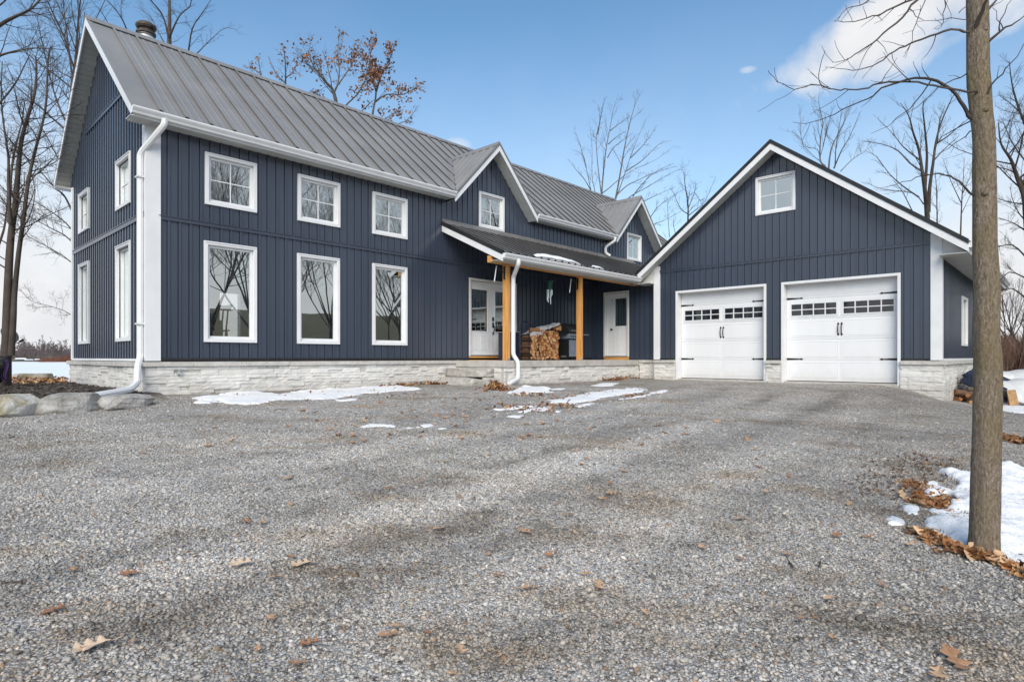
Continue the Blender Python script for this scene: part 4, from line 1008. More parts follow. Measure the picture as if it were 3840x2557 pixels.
for row in range(10):
    z = -.005 + row * .084
    x = RX0 + .055 + (row % 2) * .03; top = .78 + .13 * 1
    while x < RX1 - .03:
        cap = .60 + .28 * sst(np.array(x), 13.15, 13.95) - .1 * sst(np.array(x), 14.1, 14.5)
        if z < cap + .02:
            s_ = 1.25 if (x > 14.0 and R.random() < .5) else 1.0
            put_log((x, (RY0 + RY1) / 2 + R.uniform(-.035, .025), z + R.uniform(-.008, .008)), R.uniform(0, 6.28), 'split log among the firewood stacked in the hoop rack on the porch', 'split logs in the porch rack', R.uniform(-.05, .05), s_)
        x += R.uniform(.082, .105)
put_log((13.38, 11.68, .80), .6, 'single honey coloured log lying on the grey tarp over the firewood', None, 1.45, 1.1)
put_log((14.35, 11.70, .90), 1.6, 'split log perched at the right end of the firewood pile', None, .2, 1.25); put_log((14.22, 11.60, .86), 2.6, 'pale split log leaning on top of the firewood pile', None, -.3, 1.2)
mb = MB(); nx, ny = 30, 12; G = []
for i in range(nx + 1):
    for j in range(ny + 1):
        x = RX0 + .03 + (1.36) * i / nx; v = j / ny; y = RY0 - .07 + (.50) * v
        zt = .72 + .24 * float(sst(np.array(x), 13.1, 13.9)) + (.10 * float(sst(np.array(x), 14.15, 14.4)))
        drop = (.17 * (1 - .75 * float(sst(np.array(x), 13.5, 14.2)))) * float(1 - sst(np.array(v), 0, .18))
        z = zt - drop + .018 * math.sin(x * 17 + v * 5) + .012 * math.sin(x * 31 - v * 9) - .05 * v * v
        G.append(mb.vert((x, y + .012 * math.sin(x * 23), z)))
for i in range(nx):
    for j in range(ny): mb.face((G[i * (ny + 1) + j], G[(i + 1) * (ny + 1) + j], G[(i + 1) * (ny + 1) + j + 1], G[i * (ny + 1) + j + 1]))
o = mb.build('tarp', M['tarp'], None, (13.75, 11.75, .6), smooth=True); s_ = o.modifiers.new('t', 'SOLIDIFY'); s_.thickness = .006
tag(o, 'crumpled grey tarp draped over the firewood in the rack', 'tarp')
mb = MB(); mb.box(12.62, 13.0, 11.95, 12.45, -.09, .70); bx = mb.build('storage_bin', M['navysheet'], None, (12.8, 12.2, -.09), bevel=.02); tag(bx, 'tall dark blue bin between the french door and firewood rack', 'bin')
mb = MB(); mb.box(12.60, 13.02, 11.93, 12.47, .701, .735); mb.build('lid', M['blackbag'], bx, bevel=.01)
mb = MB(); mb.tube([(12.70, 11.93, .74), (12.70, 11.86, .74), (12.95, 11.86, .74), (12.95, 11.93, .74)], .012, 8); mb.build('handle', M['steel'], bx)
# gas grill
gl = thing('gas_grill', 'black gas barbecue with closed lid behind the second porch post', 'grill', (15.45, 11.97, -.09))
mb = MB(); mb.box(15.15, 15.165, 11.76, 12.19, -.04, .70); mb.box(15.74, 15.755, 11.76, 12.19, -.04, .70); mb.box(15.165, 15.74, 12.17, 12.19, -.04, .70); mb.box(15.165, 15.74, 11.78, 12.17, -.04, -.02); mb.build('cabinet', M['blacktrim'], gl, bevel=.004)
for a, b_ in ((15.17, 15.448), (15.452, 15.735)):
    mb = MB(); mb.box(a, b_, 11.752, 11.77, .02, .56); dr = mb.build('door', M['bluesteel'], gl, bevel=.004); mb = MB(); mb.tube([(b_ - .04 if a < 15.3 else a + .04, 11.735, .35), (b_ - .04 if a < 15.3 else a + .04, 11.735, .52)], .008, 6); mb.build('handle', M['steel'], dr)
mb = MB(); mb.hexa([(15.14, 11.70, .60), (15.76, 11.70, .60), (15.76, 12.2, .60), (15.14, 12.2, .60), (15.14, 11.77, .76), (15.76, 11.77, .76), (15.76, 12.2, .76), (15.14, 12.2, .76)]); cp = mb.build('control_panel', M['bluesteel'], gl, bevel=.006)
for x in (15.22, 15.34, 15.46, 15.58, 15.68):
    mb = MB(); mb.tube([(x, 11.735, .675), (x, 11.70, .665)], [.022, .02], 10); mb.build('knob', M['iron'], cp)
mb = MB(); prof = [(11.76, .765), (11.75, .84), (11.78, .95), (11.85, 1.05), (11.95, 1.09), (12.05, 1.09), (12.14, 1.03), (12.19, .90), (12.2, .765)]
i0 = [mb.vert((15.15, y, z)) for y, z in prof]; i1 = [mb.vert((15.75, y, z)) for y, z in prof]
mb.face(i0[::-1]); mb.face(i1)
for k in range(len(prof)): mb.face((i0[k], i0[(k + 1) % len(prof)], i1[(k + 1) % len(prof)], i1[k]))
ld = mb.build('lid', M['blacktrim'], gl, bevel=.012)
mb = MB(); mb.tube([(15.22, 11.76, .86), (15.22, 11.70, .86), (15.68, 11.70, .86), (15.68, 11.76, .86)], .013, 8); mb.build('handle', M['steel'], ld)
for a, b_ in ((14.72, 15.135), (15.765, 16.3)):
    mb = MB(); mb.box(a, b_, 11.80, 12.16, .735, .765); mb.build('side_shelf', M['bluesteel'] if a > 15 else M['iron'], gl, bevel=.006)
for x in (15.2, 15.7):
    for y in (11.82, 12.12):
        mb = MB(); mb.tube([(x - .012, y, -.065), (x + .012, y, -.065)], .026, 12); mb.build('caster', M['iron'], gl)
mb = MB(); mb.box(15.138, 15.1485, 11.86, 12.08, .0, .06); mb.build('label_plate', M['steel'], gl)
# wind chime hung from the porch ceiling
ch = thing('wind_chime', 'green topped wind chime with silver tubes hanging under the porch roof', 'wind chime', (14.0, 11.6, 1.62))
mb = MB(); mb.tube([(14, 11.6, 3.02), (14, 11.6, 2.40)], .004, 5)
for k in range(3):
    a = k * 2.094; mb.tube([(14, 11.6, 2.42), (14 + .085 * math.cos(a), 11.6 + .085 * math.sin(a), 2.305)], .004, 5)
mb.build('cord', M['iron'], ch)
mb = MB(); mb.lathe((14, 11.6, 0), [(.06, 2.05), (.088, 2.06), (.088, 2.29), (.125, 2.295), (.125, 2.315), (.05, 2.33)], 18); mb.build('body', M['green'], ch)
for k in range(6):
    a = k * math.pi / 3 + .3; x, y = 14 + .075 * math.cos(a), 11.6 + .075 * math.sin(a); zb = 1.62 + .055 * k
    mb = MB(); mb.tube([(x, y, 2.06), (x, y, zb)], .0155, 10); mb.build('tube', M['chrome'], ch)
# rods swung from brackets on the posts
for (bx_, by, tipx, tipz, lab) in ((11.32, 10.93, 11.02, 2.36, 'white rod hanging from a dark bracket on the porch post with downspout'), (14.54, 10.95, 14.22, 2.33, 'white rod hanging from a dark bracket on the porch post by the grill')):
    br = thing('hanging_rod', lab, 'hanging rod', (bx_, by, 2.2), 'rods on the porch posts')
    mb = MB(); mb.tube([(bx_, by, 2.22), (tipx, by, tipz)], .012, 6); mb.tube([(bx_, by, 2.34), (tipx, by, tipz)], .009, 6); mb.box(bx_ - .012, bx_ - .001, by - .03, by + .03, 2.05, 2.40); mb.build('bracket', M['iron'], br)
    mb = MB(); mb.tube([(tipx, by, tipz + .02), (tipx - .10, by - .02, tipz - .40)], .013, 8); mb.build('rod', M['trim'], br)
# chair seen through the first tall window
cr = thing('rocking_chair', 'brown wooden rocking chair with slatted back inside the first tall window', 'chair', (5.15, 14.25, -.09))
Cx, Cy = 5.08, 14.0
mb = MB(); mb.hexa([(Cx - .42, Cy, 1.06), (Cx + .42, Cy, 1.06), (Cx + .42, Cy + .03, 1.06), (Cx - .42, Cy + .03, 1.06), (Cx - .44, Cy - .03, 1.19), (Cx + .44, Cy - .03, 1.17), (Cx + .44, Cy, 1.17), (Cx - .44, Cy, 1.19)]); mb.build('top_rail', M['chairwood'], cr, bevel=.012)
for k in range(8):
    x = Cx - .36 + .103 * k; mb = MB(); mb.hexa([(x - .018, Cy + .18, .36), (x + .018, Cy + .18, .36), (x + .018, Cy + .20, .36), (x - .018, Cy + .20, .36), (x - .014, Cy + .01, 1.07), (x + .014, Cy + .01, 1.07), (x + .014, Cy + .025, 1.07), (x - .014, Cy + .025, 1.07)]); mb.build('slat', M['chairwood'], cr)
mb = MB(); mb.box(Cx - .33, Cx + .30, Cy + .12, Cy + .17, .40, .84); mb.build('cushion', M['chairwood'], cr, bevel=.02)
mb = MB(); mb.box(Cx - .38, Cx + .38, Cy + .15, Cy + .68, .32, .36); mb.build('seat', M['chairwood'], cr, bevel=.01)
for s_ in (-1, 1):
    x = Cx + s_ * .40
    mb = MB(); mb.box(x - .035, x + .035, Cy + .1, Cy + .66, .60, .63); mb.build('armrest', M['chairwood'], cr, bevel=.01)
    mb = MB(); mb.tube([(x, Cy - .15, -.03), (x, Cy + .15, -.07), (x, Cy + .45, -.07), (x, Cy + .8, -.01)], .02, 6); mb.build('rocker', M['chairwood'], cr)
    for y in (Cy + .18, Cy + .58):
        mb = MB(); mb.tube([(x, y, -.06), (x, y, .60)], .018, 8); mb.build('leg', M['chairwood'], cr)
stk = MB()                                         # small cup sticker on the rear pane
for z, w in ((1.63, .05), (1.60, .09), (1.575, .06)): stk.box(7.46 - w, 7.46 + w, YB - .035, YB - .03, z - .010, z + .010)
stk.tube([(7.36, YB - .033, 1.50), (7.40, YB - .033, 1.455), (7.52, YB - .033, 1.455), (7.56, YB - .033, 1.50)], .012, 5); stk.tube([(7.57, YB - .033, 1.54), (7.60, YB - .033, 1.53), (7.58, YB - .033, 1.49)], .008, 5)
tag(stk.build('cup_decal', M['iron'], None, (7.46, YB, 1.5)), 'small dark cup decal on the rear window pane', 'decal')

# ------------------------------------------------------------------ right of the garage
R = random.Random(9)
for k in range(26):
    c = at(3560 + R.random() ** .8 * 95, 1470 + R.random() * 45, 15.3 + R.random() * 1.0); z0 = g1(c.x, c.y)
    put_log((c.x, c.y, max(c.z, z0 + .05)), R.uniform(0, 6.28), 'split log in the loose heap against the garage side wall', 'split logs heaped by the garage', R.uniform(0, 3.1), R.uniform(.9, 1.3), R.uniform(-.2, .2))
put_log(at(3795, 1490, 16.0), 0, 'upright grey log under the edge of the white tarp', None, .3, 1.9, 1.4)
for k, (A_, B_, C_, lab) in enumerate(((at(3606, 1406, 15.7), at(3790, 1482, 16.3), at(3668, 1372, 16.7), 'dark blue ribbed metal sheet leaning on the log heap by the garage'), (at(3602, 1432, 15.55), at(3775, 1512, 16.0), at(3622, 1400, 15.85), 'lower black metal sheet under the ribbed blue one'))):
    L, W = B_ - A_, C_ - A_; n = L.cross(W).normalized(); mb = MB(); K = 6; pr_ = []
    for i in range(K * 4 + 1):
        h_ = (0, .035, .035, 0)[i % 4] if i < K * 4 else 0; pr_.append(A_ + W * (i / (K * 4)) + n * -h_)
    for (p, q) in zip(pr_[:-1], pr_[1:]): mb.quad(p, q, q + L, p + L)
    o = mb.build('metal_sheet', M['navysheet'], None, A_); s_ = o.modifiers.new('t', 'SOLIDIFY'); s_.thickness = .008; tag(o, lab, 'metal sheet')
for k, (x0, x1, y0, y1, t, lab) in enumerate(((3752, 4060, 1425, 1500, 16.4, 'white tarp draped low over the woodpile beside the trunk'), (3748, 4060, 1390, 1432, 17.3, 'upper white tarp fold topping the woodpile beside the trunk'))):
    a, b_ = at(x0, y1, t), at(x1, y1, t); ztop, zbot = at(x0, y0, t).z, at(x0, y1, t).z; mb = MB(); nx, ny = 34, 16; G = []
    u = (b_ - a); bk = Vector((CT, ST, 0))
    for i in range(nx + 1):
        for j in range(ny + 1):
            s_, v = i / nx, j / ny; ang = v * math.pi * .62
            dep = (1 - math.cos(ang)) * .55; z = zbot + (ztop - zbot) * math.sin(min(ang, math.pi / 2)) - (.05 * max(0, v - .8))
            w = .05 * math.sin(s_ * 19 + v * 3) + .03 * math.sin(s_ * 41 - v * 8)
            p = a + u * s_ + bk * (dep + w * (1 - v)); G.append(mb.vert((p.x, p.y, z + .035 * math.sin(s_ * 13 + 1) - .12 * (1 - v) * s_ * 1.5 * (k == 0))))
    for i in range(nx):
        for j in range(ny): mb.face((G[i * (ny + 1) + j], G[(i + 1) * (ny + 1) + j], G[(i + 1) * (ny + 1) + j + 1], G[i * (ny + 1) + j + 1]))
    o = mb.build('tarp', M['wtarp'], None, (a.x, a.y, zbot), smooth=True); s_ = o.modifiers.new('t', 'SOLIDIFY'); s_.thickness = .01; tag(o, lab, 'tarp')

# ------------------------------------------------------------------ TREES
UP = Vector((0, 0, 1))
def rvec(R): return Vector((R.gauss(0, 1), R.gauss(0, 1), R.gauss(0, 1)))
def resample(pts, k):
    pts = [Vector(p) for p in pts]
    out = []
    for i in range(len(pts) - 1):
        p0, p1, p2, p3 = pts[max(i - 1, 0)], pts[i], pts[i + 1], pts[min(i + 2, len(pts) - 1)]
        for j in range(k):
            t = j / k; out.append(.5 * ((2 * p1) + (p2 - p0) * t + (2 * p0 - 5 * p1 + 4 * p2 - p3) * t * t + (3 * p1 - p0 - 3 * p2 + p3) * t ** 3))
    out.append(pts[-1]); return out
def limb(mbs, pts, r0, r1, lvl, R, P, tips=None):
    n = len(pts); rs = [r0 + (r1 - r0) * (i / (n - 1)) ** .8 for i in range(n)]
    mb = mbs[0] if lvl <= P.get('tl', 0) else mbs[1]
    mb.tube(pts, rs, 8 if r0 > .06 else (5 if r0 > .02 else 3), caps=False)
    if tips is not None and lvl >= P['max'] - 1: tips.append((pts[-1], (pts[-1] - pts[-2]).normalized())); tips.append((pts[len(pts) // 2], (pts[-1] - pts[-2]).normalized()))
    if lvl >= P['max']: return
    L = sum((pts[i + 1] - pts[i]).length for i in range(n - 1)); k = P['n'][lvl]
    for i in range(k):
        t = P['t0'][lvl] + (1 - P['t0'][lvl]) * (i + R.random()) / k; t = min(t, .985)
        f = t * (n - 1); a = int(f); fr = f - a; p = pts[a].lerp(pts[min(a + 1, n - 1)], fr); tg = (pts[min(a + 1, n - 1)] - pts[max(a - (1 if fr < .3 else 0), 0)]).normalized()
        ax = tg.cross(rvec(R)).normalized(); an = rad(R.uniform(*P['ang'])); d = (tg * math.cos(an) + ax.cross(tg) * math.sin(an)).normalized()
        if 'bias' in P: d = (d + Vector(P['bias'])).normalized()
        Lc = L * P['len'][lvl] * R.uniform(.6, 1.25) * (1.2 - .75 * t)
        if Lc < .08: continue
        rb = max(r0 + (r1 - r0) * t ** .8, .003); rc = min(rb * .55, Lc * .013 + .002); m = P.get('seg', 4); q = [p]; dd = d
        for s_ in range(m):
            dd = (dd + UP * P['up'] * .35 + rvec(R) * P['jit']).normalized(); q.append(q[-1] + dd * Lc / m)
        limb(mbs, q, rc, max(rc * .3, P['tip']), lvl + 1, R, P, tips)
DEF = dict(max=3, n=[11, 8, 5], t0=[.25, .2, .2], ang=(25, 55), len=[.42, .45, .5], up=.45, jit=.10, tip=.0022, seg=4)
def tree_obj(name, label, base, mbs, mat, group=None):
    t = thing(name, label, 'tree', base, group); mbs[0].build('trunk', mat, t, smooth=True)
    if mbs[1].f: mbs[1].build('crown', mat, t, smooth=True)
    return t
def traced(name, label, stems, t, seed, mat, P=None, group=None, base=None, wob=.03, base_px=None):
    # stems: (points in photo pixels, start radius, end radius); the tree stands at distance t from the viewpoint
    R = random.Random(seed); P = {**DEF, **(P or {})}; mbs = (MB(), MB())
    for pts, r0, r1 in stems:
        ph = R.uniform(0, 6); sw = R.uniform(-.09, .09)
        pp = [at(x, y, t * (1 + sw * i / max(1, len(pts) - 1) + .004 * math.sin(i * 1.7 + ph))) for i, (x, y) in enumerate(pts)]
        limb(mbs, resample(pp, 3), r0, r1, 0, R, P)
    if base is None:
        b0 = at(*(base_px or stems[0][0][0]), t); base = Vector((b0.x, b0.y, g1(b0.x, b0.y)))
        if b0.z > base.z + .3:
            mbs[0].tube([base - UP * .1, base.lerp(b0, .5) + Vector((.05, 0, 0)), b0], [stems[0][1] * 1.5, stems[0][1] * 1.15, stems[0][1]], 10, caps=False)
    return tree_obj(name, label, base, mbs, mat, group), mbs
def gen_tree(name, label, base, H, spread, nl, fork, r0, seed, mat, group=None, P=None, lean=(0, 0), tips=None):
    R = random.Random(seed); P = {**DEF, **(P or {})}; mbs = (MB(), MB()); base = Vector(base)
    f = base + Vector((lean[0] * fork, lean[1] * fork, H * fork)); trunk = [base - UP * .15, base.lerp(f, .35) + rvec(R) * .06, base.lerp(f, .7) + rvec(R) * .06, f]
    mbs[0].tube(resample(trunk, 3), [r0 * (1.25 - .5 * i / 9) for i in range(10)], 10, caps=False)
    for k in range(nl):
        a = 2 * math.pi * (k + R.uniform(-.3, .3)) / nl; s_ = spread * R.uniform(.35, 1.0); h_ = H * R.uniform(.72, 1.02) * (1 - .25 * s_ / spread)
        e = base + Vector((math.cos(a) * s_ + lean[0] * H, math.sin(a) * s_ + lean[1] * H, h_)); st = base.lerp(f, R.uniform(.75, 1.0))
        q = [st, st.lerp(e, .3) + Vector((math.cos(a), math.sin(a), 0)) * s_ * .10, st.lerp(e, .62) + rvec(R) * H * .018 + Vector((math.cos(a), math.sin(a), 0)) * s_ * .06, e]
        limb(mbs, resample(q, 3), r0 * R.uniform(.42, .62), .012, 0, R, P, tips)
    return tree_obj(name, label, base, mbs, mat, group)

# -- foreground trunk at the right edge of the drive
def zt(x, y): return (2800 + x * .51030, y * .51030)
FT = 4.1
tb = at(3691, 2079, FT); ftree = thing('maple_tree', 'grey brown tree trunk with moss in snow at the edge of the drive', 'tree', (tb.x, tb.y, tb.z))
rows = [(3691, 2110, 66), (3691, 2079, 63), (3692, 2020, 59), (3694, 1900, 58), (3696, 1746, 57), (3700, 1560, 55.5), (3703, 1364, 55), (3698, 1250, 52), (3700, 1100, 49), (3693, 930, 48), (3693, 765, 46), (3692, 640, 45), (3690, 510, 44), (3680, 420, 44), (3672, 330, 46), (3668, 255, 44), (3667, 120, 44), (3666, 25, 43), (3662, -150, 41), (3650, -420, 36), (3660, -800, 28), (3640, -1300, 16), (3650, -1700, 4)]
pp = resample([at(x, y, FT) for x, y, _ in rows], 9); rr = np.interp(np.arange(len(pp)) / 9, range(len(rows)), [r * FT / FO * .80 for _, _, r in rows])
R = random.Random(2); mb = MB(); NS = 60
def trunk_tube(mb, pts, rs, n):
    prev = None
    for i, (p, r) in enumerate(zip(pts, rs)):
        ring = []
        for k in range(n):
            a = 2 * math.pi * k / n; z = p.z
            rr_ = r * (1 + .022 * math.sin(3 * a + z * 1.1) + .016 * math.sin(7 * a + z * 2.3) + .014 * math.sin(5 * a - z * 5.1) + .012 * math.sin(z * 9 + 2 * a) + .011 * math.sin(17 * a + 2.2 * math.sin(z * 6)) * math.sin(z * 23 + 4 * a) + .008 * math.sin(29 * a + 3 * math.sin(z * 11)))
            if i < 30: rr_ *= 1 + .34 * (1 - i / 30) ** 2 * max(0, math.cos(3 * a + .6))
            ring.append(mb.vert((p.x + rr_ * math.cos(a), p.y + rr_ * math.sin(a), z)))
        if prev:
            for k in range(n): mb.face((prev[k], prev[(k + 1) % n], ring[(k + 1) % n], ring[k]))
        prev = ring
trunk_tube(mb, pp, rr, NS); mb.build('trunk', M['bark'], ftree, smooth=True)
BR = [  # traced limbs: photo points, start radius, depth drift
 ([(1640, 240), (1610, 235), (1500, 222), (1400, 248), (1290, 285), (1200, 325), (1120, 360), (1040, 405), (960, 460), (880, 495), (780, 512), (680, 512), (575, 490)], .011, -.12),
 ([(1700, -330), (1450, -180), (1250, 0), (1180, 90), (1090, 180), (1000, 255), (920, 320), (830, 380), (760, 430), (700, 458), (625, 458)], .012, -.15),
 ([(1690, -200), (1450, -80), (1230, 0), (1100, 55), (960, 110), (860, 140), (720, 162), (650, 150)], .012, -.1),
 ([(1760, 710), (1690, 680), (1620, 672), (1500, 655), (1380, 630), (1250, 608), (1100, 600), (980, 608), (920, 630), (850, 658), (750, 662), (680, 662), (600, 648), (510, 620), (430, 642), (340, 658), (260, 620), (200, 570), (160, 510)], .0105, -.2),
 ([(600, 640), (545, 625), (525, 550), (560, 440), (578, 365)], .004, -.2),
 ([(1670, 880), (1640, 850), (1600, 790), (1540, 700), (1450, 620), (1360, 575), (1280, 565), (1180, 580), (1050, 625), (950, 690), (900, 720), (780, 765), (650, 840), (540, 885), (440, 905), (340, 905)], .017, .1),
 ([(1360, 580), (1290, 690), (1200, 800), (1100, 870), (1040, 930), (920, 975)], .0065, .1),
 ([(1650, 540), (1620, 550), (1520, 590), (1420, 640), (1300, 750), (1200, 820), (1060, 900)], .007, .06),
 ([(1680, 890), (1645, 895), (1540, 945), (1440, 1010), (1390, 1060)], .008, .15),
 ([(1690, 955), (1650, 965), (1560, 1030), (1480, 1090), (1390, 1140)], .006, .2),
 ([(1680, 1440), (1640, 1420), (1560, 1330), (1490, 1295), (1400, 1280), (1290, 1290), (1200, 1320), (1080, 1360), (980, 1385)], .010, .15),
 ([(1640, 150), (1500, 140), (1400, 145), (1250, 158)], .004, -.1), ([(1480, -60), (1460, 0), (1450, 100), (1420, 200), (1385, 215)], .005, -.15), ([(1330, -40), (1300, 30), (1240, 170), (1220, 300), (1165, 385)], .004, -.15),
 ([(1100, -60), (910, 0), (830, 40), (730, 70), (670, 150)], .006, -.15),
 ([(1700, 420), (1745, 370), (1790, 300), (1850, 240), (1900, 205), (1980, 165), (2060, 110), (2200, 40)], .016, -.05),
 ([(1712, 830), (1735, 770), (1750, 710), (1800, 630), (1870, 550), (1930, 480), (2040, 330), (2150, 160)], .012, -.06),
 ([(1680, 270), (1692, 180), (1730, 80), (1765, 0), (1830, -150), (1900, -400)], .022, -.08),
 ([(1720, 130), (1790, 60), (1830, 0), (1900, -150)], .018, .08), ([(1850, 240), (1870, 150), (1920, 40), (1960, -40)], .006, -.05), ([(1880, 210), (1850, 140), (1810, 60)], .004, -.05), ([(1560, 90), (1620, 50), (1700, 0)], .004, .05)]
cb = MB(); Pf = {**DEF, 'max': 2, 'n': [7, 3, 0], 't0': [.25, .3, .3], 'len': [.16, .3, .3], 'ang': (30, 65), 'up': .1, 'jit': .16, 'tip': .0013}
R = random.Random(12)
for pts, r0, dd in BR:
    pp = [at(*zt(x, y), FT * (1 + dd * i / len(pts) * .9)) for i, (x, y) in enumerate(pts)]
    pp = [p + rvec(R) * .004 for p in resample(pp, 2)]
    limb((cb, cb), pp, r0, .0016, 0, R, Pf)
cb.build('crown', M['twig'], ftree, smooth=True)
mb = MB()
for (px, py, r, d) in ((3706, 1340, .020, .016), (3640, 1460, .014, .014), (3672, 735, .016, .012), (3672, 425, .02, .014), (3668, 130, .018, .014)):
    c = at(px, py, FT); o_ = Vector((-CT, -ST, 0)); k = 50 * FT / FO * .93 if abs(px - 3695) < 30 else 0
    c0 = c + o_ * k * .66; mb = MB(); mb.tube([c0 - o_ * .02, c0 + o_ * d * .5 + UP * .004, c0 + o_ * d + UP * .01], [r * 1.25, r, r * .55], 10); mb.build('knot', M['bark'], ftree, smooth=True)

# -- left: three stemmed tree with a dish behind it
def zl(x, y): return (x * .70150, y * .70150)
LS = [([(30, 2090), (33, 1960), (35, 1800), (42, 1568), (52, 1350), (66, 1200), (84, 1080), (98, 900), (115, 750), (150, 620), (185, 500), (195, 380), (190, 300)], .105, .014),
      ([(60, 1900), (72, 1700), (78, 1568), (100, 1350), (122, 1200), (147, 1000), (170, 880), (195, 780), (240, 600), (252, 450), (256, 330), (270, 250)], .062, .010),
      ([(55, 1200), (46, 1000), (46, 850), (36, 780), (12, 600), (6, 480), (12, 330)], .036, .008), ([(-15, 1330), (20, 1230), (32, 1150), (40, 1050), (42, 900)], .028, .008),
      ([(48, 1190), (58, 950), (80, 800), (120, 640), (130, 540)], .035, .008)]
tl, _ = traced('maple_tree', 'clump of three dark slender trunks at the left edge by the dish', [([zl(*p) for p in s_], a, b_) for s_, a, b_ in LS], 12.4, 21, M['twig'], {'n': [30, 8, 4], 't0': [.28, .15, .2], 'len': [.19, .42, .5], 'ang': (35, 70), 'up': .22, 'jit': .13})
# -- left: limbs reaching in from a tree outside the picture
traced('maple_tree', 'bare tree left of the picture whose limbs cross the upper left sky', [([(-420, 1500), (-400, 900), (-330, 400), (-250, -100)], .17, .05), ([(-330, 420), (-120, 190), (0, 95), (60, 62), (110, 38), (150, 0), (190, -60)], .045, .008), ([(-330, 420), (-150, 300), (-30, 235), (0, 210), (70, 190), (140, 181), (245, 188)], .035, .005), ([(-360, 700), (-150, 480), (-40, 420), (5, 380), (60, 310), (90, 250), (110, 210)], .03, .005), ([(-330, 420), (-120, 60), (0, 20), (40, -30)], .03, .006)],
       9.5, 22, M['twig'], {'n': [9, 6, 3], 'len': [.28, .42, .5], 'up': .1, 'ang': (30, 65), 'tip': .002}, base_px=(-420, 1500))
# -- behind the gable: a tree whose low limbs sweep left past the house
traced('maple_tree', 'bare tree behind the house gable with long limbs drooping left', [([(330, 1350), (325, 1000), (310, 700), (300, 450), (270, 337), (283, 240), (290, 120), (305, -30)], .13, .02), ([(276, 330), (255, 160), (240, 40), (230, -60)], .04, .01), ([(290, 300), (240, 140), (180, 10), (160, -50)], .035, .01), ([(300, 560), (230, 420), (190, 300), (150, 120), (140, 60)], .045, .008), ([(320, 900), (265, 780), (238, 730), (205, 705), (150, 640), (100, 590), (55, 545)], .045, .006), ([(320, 960), (268, 860), (200, 800), (110, 745), (55, 730)], .035, .005), ([(325, 1030), (268, 905), (190, 856), (120, 818), (84, 806)], .035, .005), ([(326, 1080), (268, 985), (178, 926), (110, 890), (90, 888)], .03, .005), ([(322, 800), (250, 660), (180, 520), (130, 430), (110, 330)], .03, .006), ([(330, 1250), (268, 1180), (190, 1148), (120, 1130), (70, 1080)], .02, .004)],
       21, 23, M['twig'], {'n': [16, 9, 5], 'len': [.30, .42, .5], 'up': .10, 'ang': (25, 60)})
# -- behind the chimney
r1z = lambda pts: [(x * .4846, y * .4846) for x, y in pts]
traced('maple_tree', 'bare tree rising behind the chimney flue', [(r1z([(1312, 560), (1310, 340), (1312, 150), (1310, 0), (1300, -150)]), .115, .04), (r1z([(1310, 340), (1285, 200), (1240, 90), (1160, 0), (1120, -60)]), .05, .015), (r1z([(1310, 300), (1350, 200), (1400, 110), (1470, 50), (1480, -40)]), .045, .012), (r1z([(1440, 520), (1460, 390), (1490, 220), (1560, 110), (1640, -10)]), .05, .008), (r1z([(1510, 430), (1550, 390), (1640, 300), (1740, 220), (1840, 235)]), .03, .004), (r1z([(1270, 330), (1220, 240), (1160, 130), (1060, 60)]), .03, .006), (r1z([(990, 260), (950, 160), (880, 60), (800, -20)]), .035, .01), (r1z([(830, 170), (780, 90), (700, 0)]), .02, .006), (r1z([(940, 140), (935, 50), (940, -30)]), .02, .006)],
       25, 24, M['twig'], {'n': [11, 6, 4], 'len': [.26, .4, .5], 'up': .2})
# -- oak still holding brown leaves behind the roof
r3z = lambda pts: [(900 + x * .5102, 100 + y * .5102) for x, y in pts]
oak = [(r3z([(740, 1300), (720, 700), (690, 490), (640, 420), (590, 360), (540, 290), (500, 190)]), .12, .010), (r3z([(690, 490), (720, 420), (730, 330), (720, 200), (725, 60)]), .05, .008), (r3z([(720, 700), (770, 590), (850, 510), (915, 410), (930, 280), (880, 130)]), .05, .008), (r3z([(700, 460), (790, 330), (830, 260), (840, 100)]), .04, .008), (r3z([(985, 760), (975, 640), (1000, 480), (950, 350), (960, 200), (990, 120)]), .065, .008), (r3z([(1000, 480), (1050, 330), (1110, 220), (1140, 110)]), .05, .01), (r3z([(990, 560), (1080, 500), (1200, 500), (1290, 450), (1330, 430)]), .04, .008), (r3z([(1000, 740), (1060, 680), (1140, 640), (1180, 590)]), .03, .008), (r3z([(870, 640), (930, 590), (980, 540)]), .03, .01), (r3z([(700, 590), (600, 520), (510, 470)]), .03, .008), (r3z([(1150, 720), (1240, 680), (1310, 580)]), .025, .006),
       (r3z([(340, 700), (335, 430), (335, 300), (320, 150)]), .06, .01), (r3z([(335, 380), (390, 330), (420, 260)]), .03, .006), (r3z([(335, 420), (260, 340), (210, 220)]), .03, .006), (r3z([(180, 560), (150, 340), (130, 220)]), .03, .008), (r3z([(160, 350), (90, 310), (50, 300)]), .02, .006)]
R = random.Random(31); mbs = (MB(), MB()); Po = {**DEF, 'n': [14, 7, 5], 't0': [.3, .25, .3], 'len': [.25, .42, .5], 'ang': (28, 62), 'up': .25, 'jit': .16}; tips = []
for pts, r0, r1 in oak:
    sw = R.uniform(-.08, .08); pp = resample([at(x, y, 27 * (1 + sw * i / len(pts))) for i, (x, y) in enumerate(pts)], 3); limb(mbs, pp, r0, r1, 0, R, Po, tips)
b0 = at(1277, 763, 27); ob = Vector((b0.x, b0.y, g1(b0.x, b0.y))); mbs[0].tube([ob, b0], [.26, .17], 10, caps=False)
ot = tree_obj('oak_tree', 'oak tree keeping brown dead leaves behind the grey roof ridge', ob, mbs, M['greytwig']); lv = MB()
